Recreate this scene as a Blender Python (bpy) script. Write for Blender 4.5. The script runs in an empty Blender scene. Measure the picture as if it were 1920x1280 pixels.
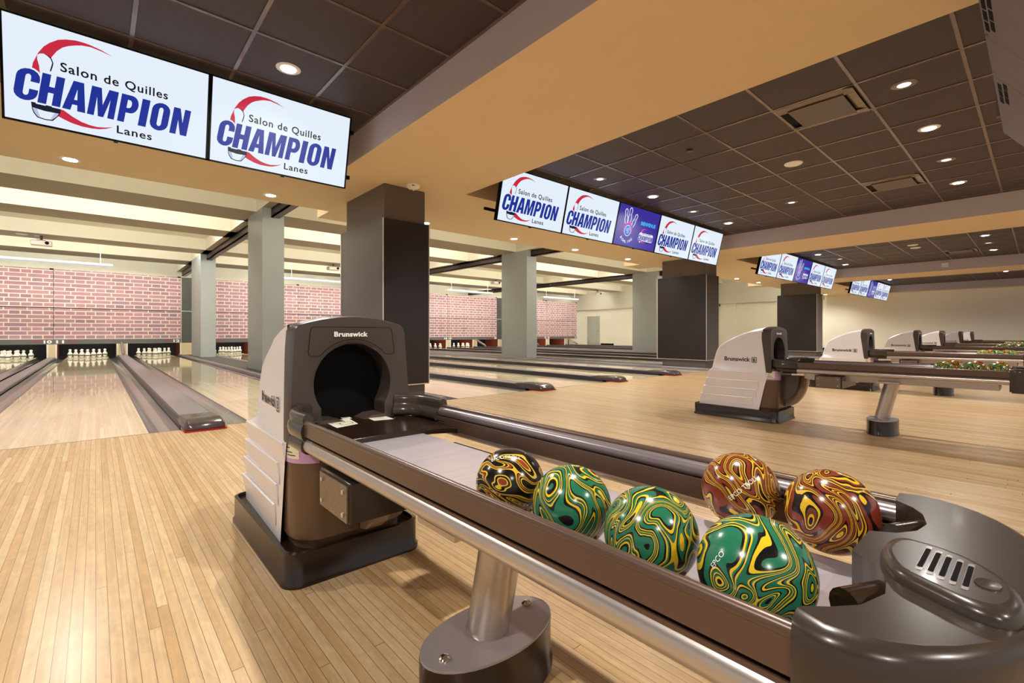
import bpy, bmesh, math, random
from mathutils import Vector, Matrix
random.seed(7)
PI = math.pi
SC = bpy.context.scene
COL = SC.collection

# ------------------------------------------------------------------ camera
FPX = 880.7
YAW = math.radians(41.556)
cam_d = bpy.data.cameras.new('camera')
cam = bpy.data.objects.new('camera', cam_d)
COL.objects.link(cam)
cam.location = (0, 0, 0.85)
cam.rotation_euler = (PI / 2, 0, -YAW)
cam_d.sensor_width = 36.0
cam_d.lens = FPX / 1920.0 * 36.0
cam_d.shift_y = -(640.0 - 624.37) / 1920.0
cam_d.clip_start = 0.02
cam_d.clip_end = 200
SC.camera = cam

# ------------------------------------------------------------------ light of the hall and added ambient fill
W = bpy.data.worlds.new('fill_world')
SC.world = W
W.use_nodes = True
W.node_tree.nodes['Background'].inputs[0].default_value = (1.0, 0.97, 0.95, 1)
W.node_tree.nodes['Background'].inputs[1].default_value = 0.5  # added ambient fill, enters where the hall is left open behind the camera
SC.view_settings.view_transform = 'Standard'
SC.view_settings.look = 'None'
SC.view_settings.exposure = 0.25
SC.view_settings.gamma = 1.0
SC.view_settings.use_curve_mapping = False
SOFFIT_W = 100.0      # watts of a soffit downlight
TRAY_W = 165.0       # watts of a tray downlight
COVE = 42.0           # strength of a cove strip
FIX = 0.55            # strength of the fluorescent fixtures
SCR = 0.74            # strength of the screens
PIT = 25.0

# ------------------------------------------------------------------ layout constants (metres)
P = 8.017                     # one bay
CAP0 = 0.724                  # centre of the ball return between lanes 11 and 12
PAIR = 3.724
FOUL = 5.02
LEND = 22.2
ZS = 2.63                     # soffit and beam underside
ZT = 2.93                     # tray ceiling
ZL = 3.63                     # lane ceiling beams
ZR = 4.0
YTRAY = 4.915
YSOF = 6.92
XEND = 26.5

# ------------------------------------------------------------------ materials
def srgb(r, g, b):
    def f(c):
        c /= 255.0
        return c / 12.92 if c <= 0.04045 else ((c + 0.055) / 1.055) ** 2.4
    return (f(r), f(g), f(b), 1.0)

class NT:
    def __init__(s, name):
        s.m = bpy.data.materials.new(name); s.m.use_nodes = True
        s.t = s.m.node_tree; s.n = s.t.nodes; s.b = s.n['Principled BSDF']
    def add(s, kind, **kw):
        n = s.n.new(kind)
        for k, v in kw.items(): setattr(n, k, v)
        return n
    def link(s, a, b): s.t.links.new(a, b)
    def math(s, op, a, b=None, c=None):
        n = s.n.new('ShaderNodeMath'); n.operation = op
        for i, x in enumerate((a, b, c)):
            if x is None: continue
            if isinstance(x, (int, float)): n.inputs[i].default_value = x
            else: s.link(x, n.inputs[i])
        return n.outputs[0]
    def mix(s, fac, a, b):
        n = s.n.new('ShaderNodeMix'); n.data_type = 'RGBA'
        for sock, x in ((n.inputs[0], fac), (n.inputs[6], a), (n.inputs[7], b)):
            if isinstance(x, (int, float)): sock.default_value = x
            elif isinstance(x, tuple): sock.default_value = x
            else: s.link(x, sock)
        return n.outputs[2]
    def pos(s, obj=False):
        if obj:
            return s.n.new('ShaderNodeTexCoord').outputs['Object']
        return s.n.new('ShaderNodeNewGeometry').outputs['Position']
    def sep(s, v):
        n = s.n.new('ShaderNodeSeparateXYZ'); s.link(v, n.inputs[0]); return n.outputs
    def comb(s, x, y, z):
        n = s.n.new('ShaderNodeCombineXYZ')
        for i, q in enumerate((x, y, z)):
            if isinstance(q, (int, float)): n.inputs[i].default_value = q
            else: s.link(q, n.inputs[i])
        return n.outputs[0]
    def noise(s, vec, scale, detail=2, rough=0.5, dist=0.0):
        n = s.n.new('ShaderNodeTexNoise')
        s.link(vec, n.inputs['Vector']); n.inputs['Scale'].default_value = scale
        n.inputs['Detail'].default_value = detail; n.inputs['Roughness'].default_value = rough
        n.inputs['Distortion'].default_value = dist
        return n.outputs['Fac']
    def wn(s, vec):
        n = s.n.new('ShaderNodeTexWhiteNoise'); n.noise_dimensions = '3D'
        s.link(vec, n.inputs['Vector']); return n.outputs['Value']
    def ramp(s, fac, stops, interp='LINEAR'):
        n = s.n.new('ShaderNodeValToRGB'); r = n.color_ramp; r.interpolation = interp
        while len(r.elements) < len(stops): r.elements.new(0.5)
        for e, (p, c) in zip(r.elements, stops):
            e.position = p; e.color = c
        s.link(fac, n.inputs[0]); return n.outputs[0]
    def base(s, c):
        if isinstance(c, tuple): s.b.inputs['Base Color'].default_value = c
        else: s.link(c, s.b.inputs['Base Color'])
    def set(s, **kw):
        for k, v in kw.items():
            s.b.inputs[k.replace('_', ' ')].default_value = v
    def bump(s, h, strength=0.1, dist=0.01):
        n = s.n.new('ShaderNodeBump'); n.inputs['Strength'].default_value = strength
        n.inputs['Distance'].default_value = dist
        s.link(h, n.inputs['Height']); s.link(n.outputs[0], s.b.inputs['Normal'])

def plain(name, c, rough=0.5, metal=0.0, var=0.06, scale=6.0, spec=0.5, coat=0.0, obj=True, sheen=0.0):
    t = NT(name)
    n = t.noise(t.pos(obj), scale, 3)
    lo = tuple(x * (1 - var) for x in c[:3]) + (1,)
    hi = tuple(min(1, x * (1 + var)) for x in c[:3]) + (1,)
    t.base(t.mix(n, lo, hi))
    t.set(Roughness=rough, Metallic=metal, Specular_IOR_Level=spec)
    if coat: t.set(Coat_Weight=coat, Coat_Roughness=0.08)
    if sheen: t.set(Sheen_Weight=sheen, Sheen_Roughness=0.4)
    return t.m

def emis(name, c, s):
    t = NT(name)
    t.base((0.01, 0.01, 0.01, 1)); t.set(Roughness=0.8, Specular_IOR_Level=0.1, Emission_Strength=s)
    t.b.inputs['Emission Color'].default_value = c
    return t.m

def wood(name, w, length, cols, gap, gapcol, rough, grain=1.0, coat=0.0):
    """strip flooring running along Y"""
    t = NT(name)
    x, y, z = t.sep(t.pos())
    xi = t.math('DIVIDE', x, w)
    ix = t.math('FLOOR', xi)
    off = t.wn(t.comb(ix, 0.3, 0.7))
    yi = t.math('ADD', t.math('DIVIDE', y, length), t.math('MULTIPLY', off, 7.0))
    iy = t.math('FLOOR', yi)
    r = t.wn(t.comb(ix, iy, 0.0))
    c = t.ramp(r, [(i / (len(cols) - 1), k) for i, k in enumerate(cols)])
    g = t.noise(t.comb(t.math('MULTIPLY', x, 60), t.math('MULTIPLY', y, 2.0), t.math('MULTIPLY', r, 30)), 1.0, 4, 0.6, 0.6)
    g2 = t.noise(t.comb(t.math('MULTIPLY', x, 22), t.math('MULTIPLY', y, 9.0), t.math('MULTIPLY', r, 11)), 1.0, 3, 0.6, 1.5)
    g = t.math('ADD', t.math('MULTIPLY', g, 0.6), t.math('MULTIPLY', g2, 0.4))
    k = t.math('MULTIPLY_ADD', t.math('SUBTRACT', g, 0.5), 0.9 * grain, 1.0)
    vm = t.add('ShaderNodeVectorMath', operation='SCALE')
    t.link(c, vm.inputs[0]); t.link(k, vm.inputs[3])
    fx = t.math('FRACT', xi)
    edge = t.math('LESS_THAN', fx, gap)
    fy = t.math('FRACT', yi)
    edge2 = t.math('LESS_THAN', fy, 0.0022 / length)
    e = t.math('MAXIMUM', edge, edge2)
    t.base(t.mix(e, vm.outputs[0], gapcol))
    t.set(Roughness=rough, Specular_IOR_Level=0.5)
    if coat: t.set(Coat_Weight=coat, Coat_Roughness=0.03)
    return t.m

M = {}
M['approach'] = wood('approach_maple', 0.0283, 3.6,
    [srgb(190, 157, 114), srgb(197, 166, 125), srgb(184, 148, 103), srgb(203, 174, 134), srgb(193, 160, 117)],
    0.05, srgb(112, 88, 62), 0.26, 1.25)
M['lane'] = wood('lane_maple', 0.027, 1.4,
    [srgb(206, 190, 154), srgb(214, 200, 166), srgb(200, 182, 144), srgb(218, 206, 174)],
    0.03, srgb(188, 160, 116), 0.05, 0.5)
M['pindeck'] = plain('pin_deck', srgb(228, 216, 184), 0.15)
M['gutter'] = plain('gutter_grey', srgb(126, 124, 122), 0.14, 0.25, 0.2, 3)
M['cap'] = plain('capping_grey', srgb(140, 132, 138), 0.3, 0.15, 0.06, 2)
M['capdark'] = plain('cap_nose_dark', srgb(46, 38, 36), 0.16, 0.0, 0.1)
M['capside'] = plain('capping_dark_side', srgb(44, 36, 40), 0.3)
M['capnose'] = plain('cap_nose_brown', srgb(72, 62, 60), 0.2, 0.0, 0.06)
M['lower'] = plain('lower_front_brown', srgb(98, 74, 54), 0.3, 0.15, 0.05)
M['chute'] = plain('chute_tan', srgb(150, 124, 100), 0.4, 0.1, 0.04)
M['header'] = plain('header_cream', srgb(206, 202, 188), 0.7, 0, 0.02)
M['red'] = plain('red_trim', srgb(150, 12, 16), 0.25)
M['tan'] = plain('tan_paint', srgb(218, 192, 152), 0.75, 0, 0.02)
M['mauve'] = plain('pale_paint', srgb(190, 178, 178), 0.7, 0, 0.02)
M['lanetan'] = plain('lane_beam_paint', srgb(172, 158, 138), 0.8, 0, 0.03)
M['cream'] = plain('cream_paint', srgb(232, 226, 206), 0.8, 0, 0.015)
M['wallcream'] = plain('wall_cream_paint', srgb(236, 230, 214), 0.7, 0, 0.02)
M['grid'] = plain('ceiling_grid_bar', srgb(98, 78, 66), 0.22, 0.0, 0.05, spec=1.0)
M['grey_col'] = plain('grey_laminate', srgb(154, 158, 156), 0.4, 0.0, 0.04)
M['dark_lam'] = plain('dark_brown_laminate', srgb(36, 26, 24), 0.28, 0.0, 0.08, 18, spec=0.5, sheen=0.35)
M['brown_lam'] = plain('brown_laminate', srgb(96, 84, 78), 0.5, 0.0, 0.12, 30)
M['bracket'] = plain('bracket_gloss_brown', srgb(62, 54, 48), 0.2, 0.1, 0.05)
M['legtop'] = plain('leg_cover_grey', srgb(164, 154, 154), 0.35, 0.3, 0.05, 40)
M['trim'] = plain('bright_edge_trim', srgb(225, 215, 205), 0.3, 0.6, 0.02)
M['purple'] = plain('dark_steel_channel', srgb(52, 38, 38), 0.4, 0.1, 0.1)
M['silver'] = plain('silver_plastic', srgb(226, 219, 218), 0.34, 0.15, 0.02)
M['dark'] = plain('dark_brown_plastic', srgb(68, 56, 50), 0.32, 0.05, 0.05, 3, coat=0.1)
M['darker'] = plain('black_brown_plastic', srgb(40, 26, 18), 0.2, 0.0, 0.08, 4)
M['hood'] = plain('bronze_plastic', srgb(60, 50, 43), 0.26, 0.1, 0.06, 5, spec=0.45, coat=0.1)
M['black'] = plain('black_inside', (0.0015, 0.0013, 0.0013, 1), 0.7, 0, 0.1, spec=0.15)
M['rail'] = plain('rail_bronze', srgb(96, 75, 63), 0.3, 0.3, 0.05)
M['tube'] = plain('silver_tube', srgb(190, 180, 172), 0.3, 0.75, 0.03, 90)
M['guide'] = plain('guide_tube_grey', srgb(150, 140, 142), 0.28, 0.6, 0.03, 40)
M['chrome'] = plain('chrome', srgb(215, 212, 210), 0.15, 1.0, 0.02)
M['white'] = plain('white_plastic', srgb(235, 230, 222), 0.4, 0, 0.02)
M['pin'] = plain('pin_white', srgb(240, 236, 224), 0.25, 0, 0.02)
M['belt'] = plain('pin_black_band', srgb(18, 18, 18), 0.5)
M['txtwhite'] = plain('lettering_white', srgb(240, 238, 232), 0.5)
M['txtblack'] = plain('lettering_black', srgb(16, 14, 14), 0.4)
M['paper'] = plain('sticker_paper', srgb(236, 228, 210), 0.5)
M['cream_lbl'] = plain('tag_cream', srgb(226, 214, 184), 0.5)
M['pink'] = plain('tag_pink', srgb(196, 150, 186), 0.5)
M['yellow'] = plain('sticker_yellow', srgb(220, 180, 40), 0.5)
M['cabinet'] = plain('grey_painted_metal', srgb(120, 110, 112), 0.5, 0.2, 0.03)
M['kick'] = plain('kickback_wood', srgb(210, 190, 150), 0.4)
M['kickred'] = plain('kickback_red', srgb(110, 44, 28), 0.35)
M['curtain'] = plain('pit_curtain', srgb(40, 36, 36), 0.7, 0, 0.4, 3)
M['fascia'] = plain('mask_fascia_grey', srgb(92, 90, 88), 0.5)
M['strip'] = plain('mask_filler_grey', srgb(70, 70, 68), 0.5)
M['doorgrey'] = plain('door_grey', srgb(166, 170, 158), 0.5)

def m_tile():
    t = NT('ceiling_tile')
    p = t.pos()
    n = t.noise(p, 55, 4, 0.7)
    n2 = t.noise(p, 7, 4, 0.65)
    c = t.mix(n, srgb(48, 37, 39), srgb(72, 57, 58))
    fleck = t.math('GREATER_THAN', t.noise(p, 9, 6, 0.75), 0.72)
    c = t.mix(t.math('MULTIPLY', fleck, 0.35), c, srgb(120, 108, 106))
    t.base(c)
    t.set(Roughness=0.6)
    t.bump(n, 0.15, 0.004)
    return t.m
M['tile'] = m_tile()

def m_steel():
    t = NT('brushed_steel')
    x, y, z = t.sep(t.pos(True))
    n = t.noise(t.comb(t.math('MULTIPLY', x, 4), t.math('MULTIPLY', y, 160), z), 1.0, 3)
    t.base(t.mix(n, srgb(196, 186, 192), srgb(228, 218, 224)))
    t.set(Roughness=0.27, Metallic=0.45)
    return t.m
M['steel'] = m_steel()

def m_plate():
    t = NT('scuffed_plate')
    n = t.noise(t.pos(True), 26, 5, 0.6, 3.0)
    t.base(t.mix(n, srgb(84, 70, 60), srgb(150, 132, 118)))
    t.set(Roughness=0.3, Metallic=0.7)
    return t.m
M['plate'] = m_plate()

def m_brick():
    t = NT('brick_mural')
    x, y, z = t.sep(t.pos())
    H = 0.137
    row = t.math('FLOOR', t.math('DIVIDE', t.math('SUBTRACT', z, 0.65), H))
    par = t.math('MODULO', t.math('ADD', row, 40.0), 2.0)
    wdt = t.math('MULTIPLY_ADD', par, 0.265, 0.265)           # headers and stretchers in turn
    wob = t.math('MULTIPLY', t.math('SUBTRACT', t.noise(t.comb(x, z, 0.0), 3.0, 2), 0.5), 0.05)
    u = t.math('DIVIDE', t.math('ADD', t.math('ADD', x, wob), t.math('MULTIPLY', par, 0.11)), wdt)
    ui = t.math('FLOOR', u)
    fu = t.math('MULTIPLY', t.math('FRACT', u), wdt)
    wob2 = t.math('MULTIPLY', t.math('SUBTRACT', t.noise(t.comb(x, z, 5.0), 4.0, 2), 0.5), 0.012)
    fv = t.math('MULTIPLY', t.math('FRACT', t.math('DIVIDE', t.math('ADD', t.math('SUBTRACT', z, 0.65), wob2), H)), H)
    du = t.math('MINIMUM', fu, t.math('SUBTRACT', wdt, fu))
    dv = t.math('MINIMUM', fv, t.math('SUBTRACT', H, fv))
    d = t.math('MINIMUM', du, dv)
    mort = t.math('LESS_THAN', d, 0.0155)
    r = t.wn(t.comb(ui, row, 1.0))
    c = t.ramp(r, [(0, srgb(166, 120, 132)), (0.3, srgb(180, 138, 150)), (0.55, srgb(154, 124, 140)), (0.8, srgb(190, 142, 152)), (1, srgb(144, 116, 132))])
    n = t.noise(t.comb(t.math('MULTIPLY', x, 5), 0.0, t.math('MULTIPLY', z, 14)), 1.0, 4, 0.6)
    k = t.math('MULTIPLY_ADD', n, 0.5, 0.75)
    vm = t.add('ShaderNodeVectorMath', operation='SCALE'); t.link(c, vm.inputs[0]); t.link(k, vm.inputs[3])
    t.base(t.mix(mort, vm.outputs[0], srgb(232, 222, 208)))
    t.set(Roughness=0.7, Specular_IOR_Level=0.2)
    return t.m
M['brick'] = m_brick()

def m_ball(name, body, dark, hot, alt):
    t = NT(name)
    p = t.pos(True)
    oi = t.add('ShaderNodeObjectInfo').outputs['Random']
    x, y, z = t.sep(p)
    off = t.math('MULTIPLY', oi, 37.0)
    q = t.comb(t.math('ADD', x, off), y, z)
    w = t.add('ShaderNodeTexNoise'); t.link(q, w.inputs['Vector'])
    w.inputs['Scale'].default_value = 11; w.inputs['Detail'].default_value = 1.0
    vs = t.add('ShaderNodeVectorMath', operation='MULTIPLY_ADD')
    t.link(w.outputs['Color'], vs.inputs[0]); vs.inputs[1].default_value = (0.10, 0.10, 0.10)
    t.link(q, vs.inputs[2])
    st = t.add('ShaderNodeVectorMath', operation='MULTIPLY')
    t.link(vs.outputs[0], st.inputs[0]); st.inputs[1].default_value = (0.45, 0.55, 1.6)
    v = t.noise(st.outputs[0], 11, 0.6, 0.4, 1.2)
    # the bands crowd together in some places and open out in others
    dens = t.noise(q, 9, 1.0)
    f = t.math('FRACT', t.math('MULTIPLY', v, t.math('MULTIPLY_ADD', t.math('SMOOTH_MIN', dens, 0.6, 0.1), 9.0, 2.2)))
    stops = [(0.0, body), (0.26, dark), (0.37, hot), (0.46, dark), (0.50, alt), (0.60, hot), (0.65, dark), (0.70, body), (0.76, hot), (0.84, dark), (0.94, body)]
    t.base(t.ramp(f, stops, 'CONSTANT'))
    t.set(Roughness=0.2, Specular_IOR_Level=0.45)
    return t.m
M['ball_green'] = m_ball('ball_green_swirl', srgb(38, 112, 82), srgb(22, 20, 20), srgb(226, 186, 40), srgb(30, 104, 78))
M['ball_orange'] = m_ball('ball_red_swirl', srgb(126, 50, 32), srgb(26, 18, 18), srgb(226, 178, 44), srgb(110, 62, 44))
M['ball_black'] = m_ball('ball_black_swirl', srgb(28, 20, 20), srgb(20, 16, 16), srgb(222, 182, 48), srgb(142, 58, 44))

M['s_white'] = emis('screen_white', (0.80, 0.89, 1.0, 1), SCR * 1.1)
M['s_blue'] = emis('screen_letter_blue', srgb(30, 52, 158), SCR)
M['s_red'] = emis('screen_swoosh_red', srgb(212, 44, 70), SCR)
M['s_black'] = emis('screen_text_black', srgb(12, 14, 20), SCR)
M['s_navy'] = emis('screen_band_navy', srgb(22, 26, 48), SCR)
M['s_grey'] = emis('screen_pin_shade', srgb(196, 206, 236), SCR)
M['s_pink'] = emis('screen_neon_pink', srgb(236, 60, 190), SCR * 1.2)
M['s_cyan'] = emis('screen_neon_cyan', srgb(70, 200, 255), SCR * 1.2)
M['s_neon'] = emis('screen_neon_white', srgb(236, 236, 255), SCR * 1.2)
M['s_ballblue'] = emis('screen_neon_ball', srgb(40, 130, 220), SCR)
def m_bluewall():
    t = NT('screen_blue_brick')
    x, y, z = t.sep(t.pos(True))
    n = t.n.new('ShaderNodeTexBrick')
    t.link(t.comb(x, z, 0.0), n.inputs['Vector'])
    n.inputs['Scale'].default_value = 14; n.inputs['Color1'].default_value = srgb(52, 38, 190)
    n.inputs['Color2'].default_value = srgb(40, 28, 150); n.inputs['Mortar'].default_value = srgb(24, 14, 96)
    t.link(n.outputs['Color'], t.b.inputs['Emission Color']); t.set(Emission_Strength=SCR)
    t.base((0.02, 0.02, 0.02, 1))
    return t.m
M['s_wall'] = m_bluewall()
M['lamp'] = emis('lamp_glow', (1.0, 0.93, 0.78, 1), 30)
M['lampdim'] = emis('lamp_dim', (1.0, 0.86, 0.72, 1), 1.2)
M['cove'] = emis('cove_tube', (1.0, 0.985, 0.94, 1), COVE)
M['fix'] = emis('fixture_tube', (1.0, 0.97, 0.9, 1), FIX)
M['pit'] = emis('pit_tube', (1.0, 0.98, 0.92, 1), PIT)
M['redled'] = emis('red_marker_light', srgb(220, 40, 70), 0.8)

# ------------------------------------------------------------------ mesh building
class MB:
    def __init__(s): s.v = []; s.f = []; s.mi = []; s.sm = []
    def face(s, idx, mi=0, smooth=False):
        s.f.append(tuple(idx)); s.mi.append(mi); s.sm.append(smooth)
    def box(s, x0, y0, z0, x1, y1, z1, mi=0, mis=None):
        b = len(s.v)
        s.v += [(x0, y0, z0), (x1, y0, z0), (x1, y1, z0), (x0, y1, z0), (x0, y0, z1), (x1, y0, z1), (x1, y1, z1), (x0, y1, z1)]
        # bottom top front(-y) right(+x) back(+y) left(-x)
        q = [(0, 3, 2, 1), (4, 5, 6, 7), (0, 1, 5, 4), (1, 2, 6, 5), (2, 3, 7, 6), (3, 0, 4, 7)]
        for i, k in enumerate(q): s.face([b + j for j in k], mis[i] if mis else mi)
        return s
    def obox(s, c, ax, ay, az, mi=0):
        """oriented box: centre and three half-axis vectors"""
        c, ax, ay, az = map(Vector, (c, ax, ay, az)); b = len(s.v)
        for k in (-1, 1):
            for i, j in ((-1, -1), (1, -1), (1, 1), (-1, 1)):
                s.v.append(tuple(c + ax * i + ay * j + az * k))
        for k in [(0, 3, 2, 1), (4, 5, 6, 7), (0, 1, 5, 4), (1, 2, 6, 5), (2, 3, 7, 6), (3, 0, 4, 7)]:
            s.face([b + j for j in k], mi)
        return s
    def loft(s, rings, mi=0, closed=True, caps=True, smooth=True):
        b = len(s.v); n = len(rings[0])
        for r in rings: s.v += [tuple(p) for p in r]
        for i in range(len(rings) - 1):
            for j in range(n if closed else n - 1):
                a = b + i * n + j; c = b + i * n + (j + 1) % n
                s.face((a, c, c + n, a + n), mi, smooth)
        if caps and closed:
            s.face([b + j for j in range(n)][::-1], mi)
            s.face([b + (len(rings) - 1) * n + j for j in range(n)], mi)
        return s
    def cyl(s, p0, p1, r0, r1=None, n=20, mi=0, caps=True):
        p0, p1 = Vector(p0), Vector(p1); r1 = r0 if r1 is None else r1
        d = (p1 - p0).normalized()
        a = d.orthogonal().normalized(); b = d.cross(a)
        R = []
        for p, r in ((p0, r0), (p1, r1)):
            R.append([p + (a * math.cos(2 * PI * i / n) + b * math.sin(2 * PI * i / n)) * r for i in range(n)])
        return s.loft(R, mi, True, caps, True)
    def lathe(s, prof, c=(0, 0, 0), n=20, mi=0, mis=None):
        """prof: (r, z) from bottom to top"""
        b = len(s.v); m = len(prof)
        for r, z in prof:
            for i in range(n):
                a = 2 * PI * i / n
                s.v.append((c[0] + r * math.cos(a), c[1] + r * math.sin(a), c[2] + z))
        for k in range(m - 1):
            for i in range(n):
                a = b + k * n + i; d = b + k * n + (i + 1) % n
                s.face((a, d, d + n, a + n), mis[k] if mis else mi, True)
        s.face([b + i for i in range(n)][::-1], mis[0] if mis else mi)
        s.face([b + (m - 1) * n + i for i in range(n)], mis[-1] if mis else mi)
        return s
    def prism(s, pts, axis, a0, a1, mi=0, smooth=False):
        """pts: 2-D outline; extruded along axis from a0 to a1. axis x: (y,z), y: (x,z), z: (x,y)"""
        def P3(p, a):
            return {'x': (a, p[0], p[1]), 'y': (p[0], a, p[1]), 'z': (p[0], p[1], a)}[axis]
        return s.loft([[P3(p, a0) for p in pts], [P3(p, a1) for p in pts]], mi, True, True, smooth)
    def add(s, other, mat=None, mi=None):
        b = len(s.v)
        for v in other.v: s.v.append(tuple(mat @ Vector(v)) if mat else v)
        for f, m_, q in zip(other.f, other.mi, other.sm): s.face([b + i for i in f], m_ if mi is None else mi, q)
        return s
    def mesh(s, name, mats, sharp=35, bevel=None):
        me = bpy.data.meshes.new(name)
        me.from_pydata(s.v, [], s.f)
        bm = bmesh.new(); bm.from_mesh(me)
        bm.faces.ensure_lookup_table()
        for i, f in enumerate(bm.faces): f.material_index = s.mi[i]; f.smooth = s.sm[i]
        bmesh.ops.recalc_face_normals(bm, faces=bm.faces)
        bm.to_mesh(me); bm.free()
        for k in mats: me.materials.append(M[k])
        if sharp: me.set_sharp_from_angle(angle=math.radians(sharp))
        return me

def link(name, me, parent=None, bevel=0.0, seg=2):
    o = bpy.data.objects.new(name, me); COL.objects.link(o)
    if parent is not None: o.parent = parent
    if bevel:
        m = o.modifiers.new('bevel', 'BEVEL'); m.width = bevel; m.segments = seg; m.limit_method = 'ANGLE'; m.angle_limit = math.radians(40)
        m.harden_normals = False
        for p in me.polygons: p.use_smooth = True
        me.set_sharp_from_angle(angle=math.radians(60))
    return o
def obj(name, mb, mats, parent=None, bevel=0.0, seg=2, sharp=35):
    return link(name, mb.mesh(name, mats if isinstance(mats, (list, tuple)) else [mats], sharp), parent, bevel, seg)
def tag(o, label, cat, group=None):
    o['label'] = label; o['category'] = cat
    if group: o['group'] = group
    return o
def empty(name, label, cat, loc=(0, 0, 0), group=None):
    o = bpy.data.objects.new(name, None); COL.objects.link(o); o.location = loc
    o.empty_display_size = 0.1
    return tag(o, label, cat, group)
def struct(o, label=None):
    o['kind'] = 'structure'
    if label: o['label'] = label
    return o
def copy_tree(o, parent=None, loc=None):
    c = o.copy(); COL.objects.link(c)
    if parent is not None: c.parent = parent
    if loc is not None: c.location = loc
    for ch in o.children: copy_tree(ch, c)
    return c

_text_cache = {}
def text_mb(body, size=1.0, bold=0.0, spacing=1.0, extrude=0.0, mi=0, mi_side=None):
    """built-in lettering as mesh data in the XY plane, left aligned on the base line"""
    cu = bpy.data.curves.new('t', 'FONT'); cu.body = body; cu.size = size
    cu.space_character = spacing; cu.offset = bold; cu.extrude = extrude; cu.resolution_u = 4
    o = bpy.data.objects.new('t', cu); COL.objects.link(o)
    dg = bpy.context.evaluated_depsgraph_get(); dg.update()
    me = bpy.data.meshes.new_from_object(o.evaluated_get(dg))
    mb = MB(); mb.v = [tuple(v.co) for v in me.vertices]
    for p in me.polygons:
        side = abs(p.normal.z) < 0.5
        mb.face(p.vertices, mi_side if (side and mi_side is not None) else mi)
    bpy.data.objects.remove(o); bpy.data.curves.remove(cu); bpy.data.meshes.remove(me)
    return mb
def shape_mb(loops, mi=0, z=0.0):
    """filled 2-D shape with holes (even-odd)"""
    cu = bpy.data.curves.new('s', 'CURVE'); cu.dimensions = '2D'; cu.fill_mode = 'BOTH'
    for lp in loops:
        sp = cu.splines.new('POLY'); sp.points.add(len(lp) - 1); sp.use_cyclic_u = True
        for q, p in zip(sp.points, lp): q.co = (p[0], p[1], 0, 1)
    o = bpy.data.objects.new('s', cu); COL.objects.link(o)
    dg = bpy.context.evaluated_depsgraph_get(); dg.update()
    me = bpy.data.meshes.new_from_object(o.evaluated_get(dg))
    mb = MB(); mb.v = [(v.co.x, v.co.y, z) for v in me.vertices]
    for p in me.polygons: mb.face(p.vertices, mi)
    bpy.data.objects.remove(o); bpy.data.curves.remove(cu); bpy.data.meshes.remove(me)
    return mb
def width(mb): 
    xs = [v[0] for v in mb.v]; return min(xs), max(xs)
def fit_text(body, w, size, bold=0.0, spacing=1.0, **kw):
    mb = text_mb(body, size, bold, spacing, **kw)
    a, b = width(mb); k = w / (b - a)
    mb.v = [((v[0] - a) * k, v[1], v[2]) for v in mb.v]
    return mb
def arc(cx, cy, rx, ry, a0, a1, n):
    return [(cx + rx * math.cos(math.radians(a0 + (a1 - a0) * i / n)), cy + ry * math.sin(math.radians(a0 + (a1 - a0) * i / n))) for i in range(n + 1)]
def rrect(x0, y0, x1, y1, r, n=5):
    return (arc(x1 - r, y0 + r, r, r, -90, 0, n) + arc(x1 - r, y1 - r, r, r, 0, 90, n) +
            arc(x0 + r, y1 - r, r, r, 90, 180, n) + arc(x0 + r, y0 + r, r, r, 180, 270, n))

# ================================================================== STRUCTURE
XMIN = -8.0; YMIN = -5.0
fl = MB(); fl.box(XMIN, YMIN, -0.2, XEND, FOUL, 0.0)
struct(obj('floor', fl, 'approach'), 'pale strip maple approach floor')
sub = MB(); sub.box(XMIN, FOUL, -0.3, XEND, 27.0, -0.14)
struct(obj('floor_slab', sub, 'black'))
fs = MB(); fs.box(XMIN, FOUL - 0.006, -0.01, XEND, FOUL + 0.004, 0.0008)
struct(obj('trim_1', fs, 'capdark'), 'thin dark foul line')

we = MB(); we.box(XEND, YMIN, -0.2, XEND + 0.2, 27, ZR)
struct(obj('wall_right', we, 'wallcream'), 'cream end wall')
hb = MB(); hb.box(XEND - 0.22, 7.0, 2.5, XEND, 26.0, ZL)
struct(obj('trim_2', hb, 'header'), 'pale header band along the end wall')
pl = MB(); pl.box(XEND - 0.08, 17.9, 0, XEND, 19.35, 2.5); pl.box(XEND - 0.08, 11.2, 0, XEND, 12.0, 2.5)
struct(obj('trim_3', pl, 'wallcream'))
wb = MB(); wb.box(XMIN, 26.0, -0.2, XEND, 26.2, ZR)
struct(obj('wall_back', wb, 'cream'), 'cream wall above the brick panels')
dr = MB(); dr.box(XEND - 0.03, 20.6, 0, XEND, 21.7, 2.05)
d1 = struct(obj('door_1', dr, 'doorgrey'), 'grey door in the far corner')
dh = MB(); dh.cyl((XEND - 0.08, 20.72, 1.0), (XEND - 0.03, 20.72, 1.0), 0.03, n=10)
obj('door_handle', dh, 'chrome', d1)
bbd = MB(); bbd.box(XEND - 0.02, 6.0, 0.0, XEND, 20.5, 0.14)
struct(obj('baseboard_right', bbd, 'black'))

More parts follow.
